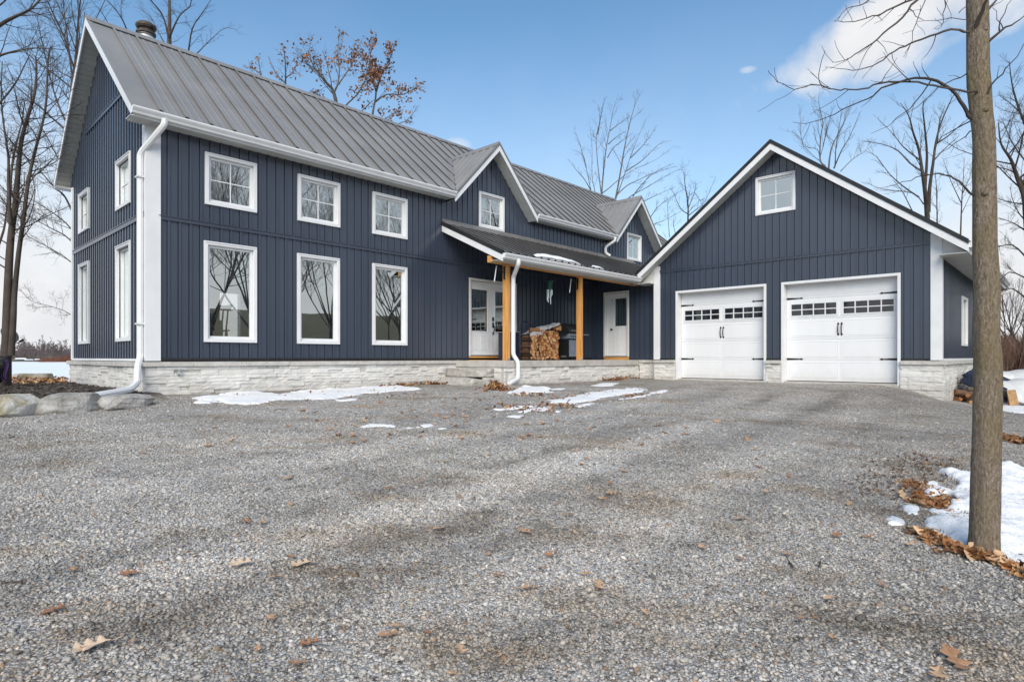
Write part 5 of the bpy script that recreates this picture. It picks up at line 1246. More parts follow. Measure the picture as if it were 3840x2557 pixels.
cl = [ (at(*p, 27), r_) for p, r_ in (((1420, 250), 2.6), ((1300, 330), 1.8), ((1200, 215), .7), ((1330, 370), 1.2), ((1070, 190), .9), ((1450, 420), 1.4), ((1520, 330), .8), ((1170, 320), .8))]
for p, d in tips:
    near = max([1 - (p - c).length / r_ for c, r_ in cl] + [0])
    for _ in range(1 if R.random() > .55 - .35 * near else 0):
        pass
    k = 1 + int(near * 1.9 + R.random() * .9) if R.random() < .17 + .52 * near else 0
    for _ in range(k):
        c = p + rvec(R) * .09; u = rvec(R).normalized() * R.uniform(.04, .085); v = u.cross(rvec(R)).normalized() * R.uniform(.025, .055)
        lv.face([lv.vert(q) for q in (c - u, c - u * .3 + v, c + u * .4 + v * .8, c + u, c + u * .3 - v, c - u * .4 - v * .7)])
lv.build('foliage', M['treeleaf'], ot)
# -- vase shaped maple behind the right end of the house
r5z = lambda pts: [(2060 + x * .36344, 330 + y * .36344) for x, y in pts]
mp = [[(560, 1500), (545, 1250), (540, 1100), (560, 850), (590, 600), (620, 450), (660, 230), (710, 70)], [(535, 1090), (505, 850), (485, 600), (490, 470), (520, 330), (500, 170)], [(500, 480), (530, 300), (575, 100)], [(480, 1200), (470, 1070), (440, 900), (440, 600), (410, 350)], [(470, 1180), (430, 1060), (380, 820), (350, 700), (260, 640)], [(380, 820), (345, 690), (310, 560), (250, 420)], [(640, 1350), (680, 1160), (720, 950), (770, 650), (800, 500), (850, 290), (890, 160), (935, 60)], [(680, 1160), (740, 1000), (790, 850), (850, 680), (920, 500), (1000, 310)], [(540, 1090), (620, 1030), (700, 960), (800, 890), (900, 830), (1100, 740), (1290, 600)], [(690, 1110), (800, 1010), (900, 960), (1050, 890), (1180, 850), (1300, 810)], [(790, 860), (930, 770), (1020, 690), (1120, 590), (1220, 540)], [(840, 720), (960, 600), (1050, 480), (1110, 390)], [(770, 1180), (850, 1110), (1000, 1030), (1200, 910), (1440, 790)], [(860, 1120), (950, 1000), (1090, 870), (1280, 780)], [(900, 1230), (960, 1180), (1100, 1110), (1300, 1020)], [(960, 1480), (1040, 1340), (1130, 1220), (1300, 1100), (1460, 1010)], [(980, 1500), (1080, 1410), (1200, 1360), (1420, 1240)], [(600, 720), (660, 620), (760, 540), (860, 470)], [(630, 440), (720, 370), (830, 290)], [(610, 580), (700, 500), (800, 440)], [(440, 1080), (360, 940), (280, 850), (200, 740)]]
traced('maple_tree', 'vase shaped bare maple behind the right end of the house roof', [(r5z(p), .062 if i in (0, 6) else .030, .004) for i, p in enumerate(mp)], 30, 25, M['greytwig'], {'max': 3, 'n': [11, 6, 3], 't0': [.3, .25, .3], 'len': [.17, .42, .5], 'ang': (18, 42), 'up': .12, 'jit': .08, 'tip': .0025})
traced('young_tree', 'small bare tree with a few dead leaves just left of the garage roof', [(r5z([(1430, 1700), (1430, 1350), (1430, 1200), (1400, 1000), (1390, 870)]), .06, .01), (r5z([(1430, 1300), (1360, 1250), (1300, 1130), (1260, 1040)]), .03, .006), (r5z([(1430, 1250), (1490, 1100), (1520, 980)]), .03, .006), (r5z([(1430, 1320), (1520, 1250), (1600, 1180), (1720, 910)]), .03, .006), (r5z([(1300, 1500), (1280, 1400), (1290, 1270)]), .02, .005), (r5z([(1240, 1540), (1220, 1250), (1215, 1120)]), .02, .005), (r5z([(1500, 1080), (1560, 1170), (1590, 1240)]), .02, .005)], 31, 26, M['twig'], {'n': [10, 5, 3], 'len': [.30, .42, .5], 'up': .25, 'jit': .15})
# -- behind the garage
z2 = lambda pts: [(2800 + x * .5103, y * .5103) for x, y in pts]
traced('maple_tree', 'bare tree fanning up behind the garage ridge right of the peak', [(z2([(620, 1500), (590, 1250), (540, 1180), (545, 1000), (560, 900), (530, 760), (535, 680)]), .07, .008), (z2([(600, 1280), (620, 1100), (690, 950), (740, 850), (790, 740)]), .06, .008), (z2([(640, 1240), (700, 1100), (760, 1000), (830, 830)]), .05, .008), (z2([(540, 1190), (520, 1100), (440, 1080), (380, 1000), (290, 960)]), .03, .006), (z2([(420, 1080), (400, 1000), (390, 770)]), .025, .006), (z2([(690, 1260), (780, 1170), (860, 1120), (920, 1070)]), .03, .006), (z2([(560, 1080), (600, 920), (640, 780)]), .03, .006), (z2([(650, 1220), (660, 1050), (700, 820)]), .04, .008)], 36, 27, M['greytwig'], {'n': [11, 6, 4], 'len': [.26, .4, .5], 'up': .35, 'ang': (18, 45)})
traced('maple_tree', 'thick forked bare tree behind the right garage roof slope', [(z2([(1340, 1900), (1325, 1560), (1310, 1400), (1290, 1260), (1265, 1100), (1225, 980), (1190, 850), (1130, 760)]), .125, .010), (z2([(1335, 1560), (1345, 1380), (1370, 1200), (1390, 1050), (1430, 900), (1500, 740), (1530, 690)]), .09, .010), (z2([(1310, 1380), (1325, 1150), (1310, 950), (1295, 800), (1305, 740)]), .07, .01), (z2([(1290, 1260), (1200, 1200), (1100, 1100), (950, 1050), (850, 1040)]), .045, .006), (z2([(1275, 1180), (1150, 1080), (1080, 990), (960, 870)]), .04, .006), (z2([(1265, 1450), (1150, 1370), (1050, 1280), (950, 1150), (870, 1110)]), .04, .006), (z2([(1390, 1060), (1480, 1000), (1560, 930), (1660, 850)]), .045, .008), (z2([(1375, 1180), (1450, 1100), (1560, 1000)]), .035, .008), (z2([(1240, 1600), (1150, 1420), (1080, 1330)]), .03, .006), (z2([(1400, 1040), (1420, 880), (1460, 780)]), .04, .008), (z2([(1300, 1500), (1220, 1420), (1000, 1390), (870, 1340)]), .03, .006)], 27, 28, M['twig'], {'n': [11, 6, 4], 't0': [.35, .2, .2], 'len': [.22, .4, .5], 'up': .3, 'ang': (22, 50)})
traced('young_tree', 'thin bare tree between the forked tree and the foreground trunk', [(z2([(1400, 1800), (1400, 1600), (1395, 1400), (1385, 1260)]), .05, .01), (z2([(1570, 1800), (1580, 1500), (1590, 1350), (1600, 1160)]), .05, .01), (z2([(1580, 1500), (1500, 1330), (1440, 1160)]), .03, .006), (z2([(1590, 1420), (1640, 1300), (1660, 1200)]), .02, .006)], 33, 29, M['twig'], {'n': [13, 6, 4], 'len': [.25, .4, .5], 'up': .35})
traced('maple_tree', 'bare tree at the right edge behind the foreground trunk', [(z2([(2080, 2700), (2075, 1900), (2050, 1500), (1990, 1310), (1940, 1170), (1870, 1060), (1850, 900)]), .12, .012), (z2([(2070, 1800), (2040, 1400), (2080, 1100), (2060, 800)]), .09, .012), (z2([(2040, 1350), (1950, 1260), (1840, 1230), (1760, 1210)]), .03, .006), (z2([(2050, 1500), (1950, 1490), (1840, 1460)]), .03, .006), (z2([(2055, 1700), (1960, 1640), (1850, 1600)]), .03, .006), (z2([(2060, 1900), (1950, 1800), (1820, 1830), (1750, 1900)]), .03, .006), (z2([(2060, 2200), (1950, 2120), (1850, 2150), (1780, 2230)]), .03, .006), (z2([(2060, 2050), (1930, 2000), (1830, 2100), (1760, 2160)]), .025, .006), (z2([(2080, 1000), (2000, 800), (1950, 620), (1930, 450)]), .05, .008), (z2([(2070, 900), (1960, 780), (1850, 700)]), .03, .006), (z2([(2060, 1200), (1950, 1050), (1880, 880)]), .03, .006)], 19, 30, M['twig'], {'n': [16, 9, 5], 'len': [.28, .42, .5], 'up': .12, 'ang': (25, 60), 't0': [.15, .2, .2]})
for k, (px, t, H) in enumerate(((3770, 42, 9), (3830, 38, 8), (3790, 52, 11))):
    b0 = at(px, 1400, t); gen_tree('young_tree', ('small bare tree in the thicket at the far right', 'young bare tree at the picture edge above the white tarp', 'tall thin bare tree far behind the white tarp')[k], (b0.x, b0.y, g1(b0.x, b0.y)), H, 2.6, 6, .3, .09, 70 + k, M['twig'], P={'n': [8, 5, 3]})
for k, (px, t, H, sp) in enumerate(((2700, 52, 15, 5), (3290, 46, 15, 4.5), (3380, 40, 12, 4))):
    b0 = at(px, 1345, t); z0 = max(g1(b0.x, b0.y), -2.7); gen_tree('young_tree', ('faint bare tree behind the left slope of the garage roof', 'faint bare tree behind the right garage slope, between two bigger trees', 'low bare tree behind the right garage slope')[k], (b0.x, b0.y, z0), H, sp, 6, .25, .085, 140 + k, M['greytwig'], 'slender trees in the background', {'n': [10, 6, 4], 'tip': .003, 'up': .4, 'ang': (18, 45)})
# -- trees facing the house, seen mirrored in the windows
for k, (x, y, H, sp, nl) in enumerate(((12.5, -8.5, 18, 5.5, 8), (16.5, -13, 20, 6, 8), (21, -11, 19, 5.5, 8), (26, -9, 18, 6, 7), (31, -17, 21, 7, 8), (14, -22, 22, 6, 8), (24.5, -25, 23, 7, 8), (38, -12, 20, 6, 8), (37, -27, 22, 7, 8), (19, -34, 22, 7, 8), (-17, 14, 13, 5, 8), (-22, 22, 15, 5, 8), (-26, 9, 15, 5, 7), (-32, 28, 17, 6, 8))):
    gen_tree('maple_tree', 'bare tree across the drive facing the house, mirrored in its windows', (x, y, g1(x, y)), H, sp, nl, .22, .115, 80 + k, M['greytwig'], 'bare trees facing the house', {'n': [13, 8, 4], 'tip': .004})

# -- dish and hung rope by the left tree
dc = at(38, 1254, 13.2); ds = thing('satellite_dish', 'grey satellite dish fixed to the back of the left tree', 'satellite dish', dc)
ax_ = Vector((.55, -.62, .42)).normalized(); u_ = ax_.cross(UP).normalized(); v_ = u_.cross(ax_); mb = MB(); prev = None
for i in range(8):
    r_ = .20 * i / 7; ring = [mb.vert(dc + u_ * r_ * math.cos(k * math.pi / 12) * 1.05 + v_ * r_ * .95 * math.sin(k * math.pi / 12) - ax_ * (.03 - .03 * (i / 7) ** 2 * 1.0)) for k in range(24)]
    if prev:
        for k in range(24): mb.face((prev[k], prev[(k + 1) % 24], ring[(k + 1) % 24], ring[k]))
    prev = ring
o = mb.build('reflector', M['dish'], ds, smooth=True); s_ = o.modifiers.new('t', 'SOLIDIFY'); s_.thickness = .012
mb = MB(); e = dc - v_ * .24 + ax_ * .16; mb.tube([dc - v_ * .17, dc - v_ * .25 + ax_ * .06, e], .011, 6); mb.tube([e - ax_ * .04, e + ax_ * .05], .024, 8); mb.build('feed_arm', M['iron'], ds)
mb = MB(); mb.tube([dc - ax_ * .03, dc - ax_ * .10, dc - ax_ * .14 - UP * .12, at(15, 1290, 12.45)], .016, 6); mb.build('mount', M['iron'], ds)
hc = at(-2, 1385, 12.15); mb = MB(); rough_block(mb, hc + Vector((-.05, 0, .02)), (.34, .26, .52), .4, 91, 8, .09, 4); tag(mb.build('hung_bag', M['blackbag'], None, hc, smooth=True), 'black plastic bag hanging low on the left tree trunk', 'bag')
R = random.Random(44); mb = MB()
for k in range(3):
    c = hc + Vector((.075 + .006 * k, -.10, .05)); a0 = R.uniform(-.2, .2); h_, w_ = R.uniform(.18, .32), R.uniform(.015, .06)
    mb.tube([c + Vector((CT * 0 + ST * w_ * math.cos(q) + .02 * math.sin(3 * q), -CT * w_ * math.cos(q), h_ * math.sin(q) - .05)) for q in np.linspace(0, 6.283, 18)], .005, 5)
tag(mb.build('coiled_rope', M['purple'], None, hc), 'purple rope coil hanging from the left tree beside a black bag', 'rope')

# ------------------------------------------------------------------ far shore, thicket
R = random.Random(8); mb = MB()
for k in range(1500):
    x = R.uniform(-140, 330); y = R.choice((R.uniform(508, 530), R.uniform(530, 600), R.uniform(545, 640))); z = g1(x, y) if k % 3 == 0 else float(-2.6 + 7.5 * sst(np.array(y), 500, 640)); H = R.uniform(5, 9.5) * (1.35 if R.random() < .10 else 1); w = R.uniform(1.2, 2.6)
    g = R.uniform(.75, 1.1); mb.col = (g * R.uniform(.95, 1.1), g, g * R.uniform(.98, 1.08))
    mb.tube([(x, y, z), (x + R.uniform(-.3, .3), y, z + H * .9)], [.16, .05], 3, caps=False)
    for i in range(34):
        u = R.random() ** .8; c = Vector((x + R.gauss(0, .42) * w * (1.1 - .55 * u), y + R.gauss(0, .4) * w, z + .4 + H * u * .98)); s_ = R.uniform(.10, .30); L = R.uniform(.5, 1.3); d = Vector((R.uniform(-.7, .7), R.uniform(-.3, .3), 1)).normalized() * L; q = Vector((s_, 0, 0))
        mb.face([mb.vert(p) for p in (c - q, c + q, c + d + q * .2, c + d - q * .2)])
tag(mb.build('far_woods', M['farwood'], None, (0, 545, -2.6)), 'grey winter woods along the far shore of the frozen lake', 'woods', kind='stuff')
mb = MB(); mb.col = (1.1, .8, .65)
for k in range(2600):
    x, y = R.uniform(60, 150), R.uniform(425, 450)
    if x < 62 + R.random() * 8: continue
    h_ = R.uniform(1.2, 3.0) + 1.0 * (x > 74); s_ = R.uniform(.15, .4); lx = R.uniform(-.5, .5); g = R.uniform(.7, 1.15); mb.col = (1.15 * g, .78 * g, .64 * g)
    mb.face([mb.vert(p) for p in ((x - s_, y, -2.8), (x + s_, y, -2.8), (x + lx + .06, y + .1, -2.8 + h_), (x + lx - .06, y + .1, -2.8 + h_))])
tag(mb.build('reed_bed', M['thicket'], None, (90, 437, -2.8)), 'rusty brown reeds standing in the frozen lake', 'reeds', kind='stuff')
for k, (px0, px1, z0, z1, lab) in enumerate(((64, 97, -2.75, -.4, 'long low boathouse with snowy roof on the far shore'), (100, 122, -2.75, -1.2, 'low snow covered dock right of the far boathouse'), (138, 147, -2.75, -.9, 'small snow roofed shed right of the far dock'))):
    a = ray(px0, 1340); b_ = ray(px1, 1340); y = 492 - 6 * k; x0, x1 = a[0] / a[1] * y, b_[0] / b_[1] * y
    t_ = thing(('boathouse', 'dock', 'shed')[k], lab, ('boathouse', 'dock', 'shed')[k], ((x0 + x1) / 2, y, z0)); mb = MB(); mb.box(x0, x1, y, y + 6, z0, z0 + (z1 - z0) * .62); mb.build('wall', M['rust'], t_)
    mb = MB(); zb = z0 + (z1 - z0) * .60; mb.hexa([(x0 - .5, y - .8, zb), (x1 + .5, y - .8, zb), (x1 + .5, y + 6.5, zb), (x0 - .5, y + 6.5, zb), (x0 - .3, y + 2.6, z1), (x1 + .3, y + 2.6, z1), (x1 + .3, y + 3.2, z1), (x0 - .3, y + 3.2, z1)]); mb.build('roof', M['snow'], t_)
mb = MB()
for k in range(9000):
    t = R.uniform(30, 62); px = R.uniform(3600, 4100); d = ray(px, 1340); x, y = d[0] * t, d[1] * t
    z = g1(x, y) if k % 40 == 0 else z; h_ = R.uniform(.8, 2.3) * (1 + .018 * (t - 30)); g = R.uniform(.65, 1.2); mb.col = (g * R.uniform(.95, 1.15), g, g)
    p = Vector((x, y, z - .1)); q = p + Vector((R.uniform(-.5, .5), R.uniform(-.5, .5), h_)); m_ = p.lerp(q, .55) + Vector((R.uniform(-.15, .15), R.uniform(-.15, .15), 0)); s_ = Vector((ST, -CT, 0)) * R.uniform(.012, .035)
    mb.face([mb.vert(v) for v in (p - s_, p + s_, m_ + s_ * .7, q, m_ - s_ * .7)])
    for _ in range(3):
        b0 = p.lerp(q, R.uniform(.3, .9)); e = b0 + Vector((R.uniform(-.4, .4), R.uniform(-.4, .4), R.uniform(.15, .6))); s2 = s_ * .5; mb.face([mb.vert(v) for v in (b0 - s2, b0 + s2, e)])
tag(mb.build('thicket', M['thicket'], None, (45, 4, -1.5)), 'reddish brown leafless thicket far right beyond the woodpile', 'thicket', kind='stuff')

# ------------------------------------------------------------------ SNOW
def snow(pxs, h, label, seed, cell=None, edge=.10, rag=.06, group=None, lump=.35, world=None):
    P = np.array(world if world is not None else [tuple(hit(*p).xy) for p in pxs]); lo, hi = P.min(0) - .1, P.max(0) + .1
    cell = cell or max(.02, min(.05, (hi - lo).max() / 120)); xs = np.arange(lo[0], hi[0] + cell, cell); ys = np.arange(lo[1], hi[1] + cell, cell)
    X, Y = np.meshgrid(xs, ys, indexing='ij'); ins = np.zeros(X.shape, bool); D = np.full(X.shape, 1e9)
    for i in range(len(P)):
        a, b_ = P[i], P[(i + 1) % len(P)]; e = b_ - a
        t = np.clip(((X - a[0]) * e[0] + (Y - a[1]) * e[1]) / max(e @ e, 1e-9), 0, 1); D = np.minimum(D, np.hypot(X - a[0] - t * e[0], Y - a[1] - t * e[1]))
        c = ((a[1] > Y) != (b_[1] > Y)) & (X < (b_[0] - a[0]) * (Y - a[1]) / (b_[1] - a[1] + 1e-12) + a[0]); ins ^= c
    rng = np.random.default_rng(seed)
    def fbm(s0, o=4):
        out = 0
        for k in range(o):
            s_ = s0 * 2 ** k
            for _ in range(3):
                an, ph = rng.random() * 6.28, rng.random() * 6.28; out = out + np.sin((X * math.cos(an) + Y * math.sin(an)) * s_ + ph) / (1.6 ** k * 3)
        return out
    sd = np.where(ins, D, -D) + rag * (fbm(9, 4) + .8 * fbm(27, 3)) - .10 * np.maximum(0, fbm(6, 4) * 1.6 - .55); H = h * .62 * (1 - np.exp(-np.maximum(sd, 0) / edge)) * (1 + lump * fbm(6.5, 5)); ok = sd > 0
    Z = gz(X, Y) + np.where(ok, np.maximum(H, .002), -.03) + .001; N = np.arange(X.size).reshape(X.shape)
    okp = ok | np.roll(ok, 1, 0) | np.roll(ok, -1, 0) | np.roll(ok, 1, 1) | np.roll(ok, -1, 1)
    cm = okp[:-1, :-1] & okp[1:, :-1] & okp[1:, 1:] & okp[:-1, 1:]; q = np.stack([N[:-1, :-1], N[1:, :-1], N[1:, 1:], N[:-1, 1:]], -1)[cm]
    if not len(q): return None
    us, inv = np.unique(q, return_inverse=True); co = np.stack([X.ravel()[us], Y.ravel()[us], Z.ravel()[us]], -1); o_ = co.mean(0)
    me = bpy.data.meshes.new('snow_patch'); me.from_pydata((co - o_).tolist(), [], inv.reshape(q.shape).tolist()); me.polygons.foreach_set('use_smooth', [True] * len(me.polygons)); me.materials.append(M['snow'])
    o = bpy.data.objects.new('snow_patch', me); COL.objects.link(o); o.location = o_; tag(o, label, 'snow patch', group, 'stuff'); return o
s7 = lambda pts: [(700 + x * .8068, 1350 + y * .8068) for x, y in pts]
s8 = lambda pts: [(1840 + x * .28025, 1420 + y * .28025) for x, y in pts]
s9 = lambda pts: [(3300 + x * .6376, 1300 + y * .6376) for x, y in pts]
snow(s7([(18, 203), (50, 172), (150, 165), (200, 150), (330, 147), (440, 160), (560, 139), (700, 133), (850, 124), (960, 120), (1085, 129), (1075, 140), (960, 146), (850, 156), (760, 167), (640, 187), (560, 184), (440, 187), (330, 203), (270, 209), (180, 206), (150, 192), (100, 200)]), .05, 'long snow strip along the stone foundation of the house', 1, .035, .08, .07)
snow(s7([(690, 186), (790, 178), (795, 186), (720, 193)]), .03, 'small snow streak beside the long strip along the foundation', 2, .02, .05, .03)
snow(s7([(803, 312), (840, 296), (900, 298), (970, 304), (965, 313), (880, 309), (830, 316)]), .035, 'thin snow streak left of the pair in the middle of the drive', 3, .02, .05, .03)
snow(s7([(985, 320), (1050, 305), (1155, 294), (1152, 304), (1075, 317), (1020, 322)]), .035, 'curved snow streak in the middle of the drive', 4, .02, .05, .03)
snow(s7([(1150, 318), (1215, 314), (1220, 322), (1160, 325)]), .03, 'short snow streak right of the curved one on the drive', 5, .02, .05, .02)
snow(s7([(1490, 150), (1540, 138), (1575, 118), (1620, 128), (1660, 122), (1690, 140), (1680, 152), (1610, 150), (1570, 163), (1510, 162)]), .05, 'broken snow patch with leaves beside the porch downspout outlet', 6, .022, .06, .07)
snow(s8([(720, 300), (860, 275), (1000, 250), (1250, 200), (1500, 168), (1800, 138), (2000, 133), (2085, 150), (2030, 182), (1850, 207), (1600, 242), (1450, 282), (1250, 322), (1100, 347), (1060, 332), (900, 328), (800, 322)]), .05, 'widest snow strip lying across the drive before the porch', 7, .04, .08, .06)
snow(s8([(1100, 372), (1400, 325), (1600, 288), (1900, 250), (2080, 205), (2200, 165), (2360, 152), (2340, 168), (2250, 200), (2050, 245), (1800, 275), (1500, 318), (1200, 386)]), .04, 'narrow snow strip in front of the widest one by the garage', 8, .04, .07, .05)
snow(s8([(0, 400), (200, 385), (450, 363), (640, 358), (625, 387), (300, 412), (60, 427)]), .04, 'thin snow strip at the left end behind the other strips', 9, .03, .06, .04)
snow(s8([(360, 435), (500, 400), (700, 373), (870, 368), (865, 392), (650, 432), (450, 462), (385, 457)]), .04, 'snow strip with oak leaves at the left front of the strips', 10, .03, .06, .04)
snow(s8([(195, 510), (300, 493), (445, 490), (432, 518), (330, 528)]), .04, 'small lens of snow left in front of the strips', 11, .02, .05, .02)
snow(s8([(1330, 97), (1450, 65), (1710, 58), (1650, 92), (1450, 103)]), .03, 'snow streak near the foot of the porch wall', 12, .03, .06, .04)
snow(s8([(815, 152), (850, 133), (995, 128), (985, 150)]), .03, 'short snow streak right of the porch downspout patch', 13, .02, .05, .03)
snow(s8([(840, 450), (870, 425), (940, 430), (930, 452)]), .03, 'snow scrap among leaves at the front of the strips', 14, .015, .04, .02)
snow(s9([(352, 745), (380, 728), (430, 722), (530, 735), (600, 720), (700, 686), (780, 688), (850, 720), (1000, 760), (1250, 900), (1250, 1300), (960, 1285), (840, 1278), (720, 1252), (640, 1238), (540, 1208), (480, 1190), (420, 1166), (350, 1150), (290, 1142), (262, 1115), (300, 1090), (262, 1050), (246, 1028), (330, 1012), (322, 988), (268, 975), (280, 950), (370, 950), (430, 910), (425, 890), (380, 868), (340, 905), (252, 918), (215, 830), (235, 795), (300, 792), (350, 818), (430, 838), (440, 800), (380, 775)]), .075, 'deep lumpy snow patch round the foot of the foreground tree', 15, .022, .05, .03, lump=.85)
snow(s9([(125, 940), (160, 936), (232, 950), (225, 990), (160, 985)]), .05, 'upper of two loose snow lumps left of the tree patch', 16, .010, .02, .012)
snow(s9([(38, 1015), (70, 1000), (100, 1010), (148, 1025), (142, 1062), (80, 1052), (40, 1048)]), .055, 'lower of two loose snow lumps left of the tree patch', 17, .010, .02, .012)
snow([(3700, 1515), (3760, 1508), (3960, 1512), (3960, 1550), (3800, 1548), (3755, 1540), (3700, 1535)], .06, 'snow bank in front of the white tarped woodpile', 18, .04, .08, .05)
# snow left on the porch roof edge
def roof_snow(x0, x1, d, h, label, seed):
    mb = MB(); n, m = 40, 8; G = []; R = random.Random(seed)
    for i in range(n + 1):
        u = i / n; x = x0 + (x1 - x0) * u; w = d * (math.sin(math.pi * min(1, max(0, u))) ** .5) * (1 + .15 * math.sin(u * 23)) + .004
        for j in range(m + 1):
            v = j / m; y = YPL + .01 + w * v; hh = h * math.sin(math.pi * (.12 + .86 * v)) ** .6 * min(1, 6 * u, 6 * (1 - u)) + .003; G.append(mb.vert((x, y, zp_(y) + .012 + hh + .006 * math.sin(x * 13 + v * 4))))
    for i in range(n):
        for j in range(m): mb.face((G[i * (m + 1) + j], G[(i + 1) * (m + 1) + j], G[(i + 1) * (m + 1) + j + 1], G[i * (m + 1) + j + 1]))
    for i in range(n):
        a, b_ = G[i * (m + 1)], G[(i + 1) * (m + 1)]; pa, pb = Vector(mb.v[a]), Vector(mb.v[b_]); mb.face((a, b_, mb.vert((pb.x, pb.y, zp_(YPL))), mb.vert((pa.x, pa.y, zp_(YPL)))))
    o = mb.build('snow_patch', M['snow'], None, ((x0 + x1) / 2, YPL + .2, ZPL), smooth=True); tag(o, label, 'snow patch', None, 'stuff')
roof_snow(12.05, 14.15, .42, .07, 'larger snow slab on the lower edge of the porch roof', 1); roof_snow(14.6, 15.25, .16, .04, 'small snow lump on the porch roof edge right of the slab', 2)

# ------------------------------------------------------------------ LEAVES
def leaf_pts(R, L):
    n_ = 22; st = [i / n_ for i in range(n_ + 1)]; out = []; ph = R.uniform(-.4, .4)
    wl = [(.31 * math.sin(math.pi * min(1, s_ * .93 + .03)) ** .55 * (.26 + .74 * (.5 + .5 * math.cos(2 * math.pi * (3.35 * s_ - .95) + ph)) ** .8) if s_ > .06 else .012) for s_ in st]; wl[-1] = 0
    cu, bw_ = R.uniform(-.3, .9), R.uniform(.3, 1.1)
    for s_, w in zip(st, wl):
        a, b_ = w * (1 + .12 * math.sin(s_ * 9 + ph)), w * (1 + .14 * math.sin(s_ * 8 + 2 + ph)); z = cu * (s_ - .5) ** 2
        out.append((Vector((0, s_ - .5, z)) * L, Vector((a, s_ - .5 + .35 * a, z + bw_ * a * a * 2.2)) * L, Vector((-b_, s_ - .5 + .35 * b_, z + bw_ * b_ * b_ * 2.2 + .06 * math.sin(s_ * 7))) * L))
    return out
def leaf_faces(mb, pts, Mx, c):
    prev = None
    for m_, a, b_ in pts:
        cur = [mb.vert(Mx @ v + c) for v in (m_, a, b_)]
        if prev: mb.face((prev[0], prev[1], cur[1], cur[0])); mb.face((prev[0], cur[0], cur[2], prev[2]))
        prev = cur
R = random.Random(77); LV = []
for k in range(9):
    mb = MB(); leaf_faces(mb, leaf_pts(R, .13), Matrix.Identity(3), Vector((0, 0, 0))); mb.tube([(0, -.065, 0), (.005, -.095, .004)], .0015, 4); o = mb.build('oak_leaf', M['leaf'], None); COL.objects.unlink(o); LV.append(o)
pale = LV[0].data.copy(); pale.materials[0] = M['paleleaf']
a6 = lambda p: (p[0] * .8153, 1600 + p[1] * .8153); a7 = lambda p: (1920 + p[0] * .8153, 1600 + p[1] * .8153)
L1 = [(985, 8), (660, 127), (960, 92), (1115, 125), (1560, 43), (1625, 47), (1625, 78), (1680, 70), (1795, 42), (2120, 57), (2045, 165), (2245, 133), (2295, 180), (1330, 243), (1230, 292), (1785, 295), (1335, 368), (1135, 450), (1215, 452), (2110, 328), (2015, 480), (1265, 707), (600, 690), (1430, 1018), (1380, 1110), (1780, 978), (1830, 940), (2090, 1160), (2120, 1045), (1250, 905), (250, 860)]
L2 = [(590, 88), (295, 113), (345, 150), (320, 177), (548, 177), (520, 210), (455, 270), (460, 320), (420, 347), (260, 417), (65, 495), (1055, 433), (880, 573), (135, 665), (185, 605), (345, 693), (400, 745), (80, 755), (615, 873), (1465, 805), (1275, 230), (1125, 152), (1120, 105), (1140, 190), (1795, 53), (1890, 140), (1595, 232), (1550, 365), (1645, 517), (1835, 553), (1085, 63), (800, 38), (1960, 1155), (1490, 515), (1170, 310), (1270, 600)]
L3 = [(125, 318), (105, 405), (420, 233), (555, 270), (600, 245), (610, 285), (640, 278), (695, 305), (760, 245), (770, 355), (830, 380), (825, 288), (820, 280), (945, 350), (980, 215), (820, 218), (820, 190), (1040, 240), (1055, 232), (1185, 195), (1250, 185), (1250, 225), (1240, 255), (1275, 368), (1245, 310), (1300, 290), (1430, 265), (1540, 290), (1580, 300), (1660, 300), (1830, 290), (2250, 195), (2080, 235), (2190, 310), (2320, 348), (2115, 398), (1365, 190), (1335, 220), (1395, 230), (705, 350), (475, 310), (205, 378), (390, 195), (850, 275), (1000, 246), (1290, 236), (1200, 215), (1160, 260), (540, 240), (560, 190), (900, 200)]
spots = [(a6(p), 1) for p in L1] + [(a7(p), 1) for p in L2] + [((700 + p[0] * .8068, 1350 + p[1] * .8068), 1.15) for p in L3]
for _ in range(70):
    spots.append(((R.gauss(1750, 420), R.uniform(1470, 1650)), R.uniform(.7, 1.1)))
for _ in range(26): spots.append(((R.uniform(200, 3400), R.uniform(1640, 2500)), R.uniform(.4, .75)))
def put_leaf(px, py, s_, lab, grp, src=None, rz=None):
    p = hit(px, py); o = (src or R.choice(LV)).copy(); COL.objects.link(o); near_ = p.length < 6; o.location = (p.x, p.y, p.z + (.024 if near_ else .012)); o.rotation_euler = (R.gauss(0, .12 if near_ else .22), R.gauss(0, .15 if near_ else .3), R.uniform(0, 6.28) if rz is None else rz)
    k = s_ * R.uniform(.55, .95); o.scale = (k, k, k); tag(o, lab, 'leaf', grp); return o
for (px, py), s_ in spots: put_leaf(px, py, s_, 'dry brown oak leaf lying loose on the grey gravel drive', 'fallen oak leaves on the gravel')
for px, py, s_, lab, pl, rz in ((910, 2126, 1.45, 'pale lobed oak leaf, left of two lying close in mid drive', 1, .9), (1133, 2128, 1.45, 'pale lobed oak leaf, right of two lying close in mid drive', 1, 1.0), (349, 2440, 1.25, 'pale smooth leaf lying alone at the lower left of the gravel', 1, 1.2), (3575, 2489, 1.45, 'big tan oak leaf flat on the gravel at lower right', 0, 2.2)):
    o = put_leaf(px, py, s_, lab, None, None, rz)
    o.rotation_euler = (R.uniform(-.1, .1), R.uniform(-.1, .1), 0); q_ = Matrix.Rotation(.20, 3, Vector((ST, -CT, 0))) @ Matrix.Rotation(rz, 3, 'Z'); o.rotation_euler = q_.to_euler(); o.location.z += .004
    if pl: o.data = pale
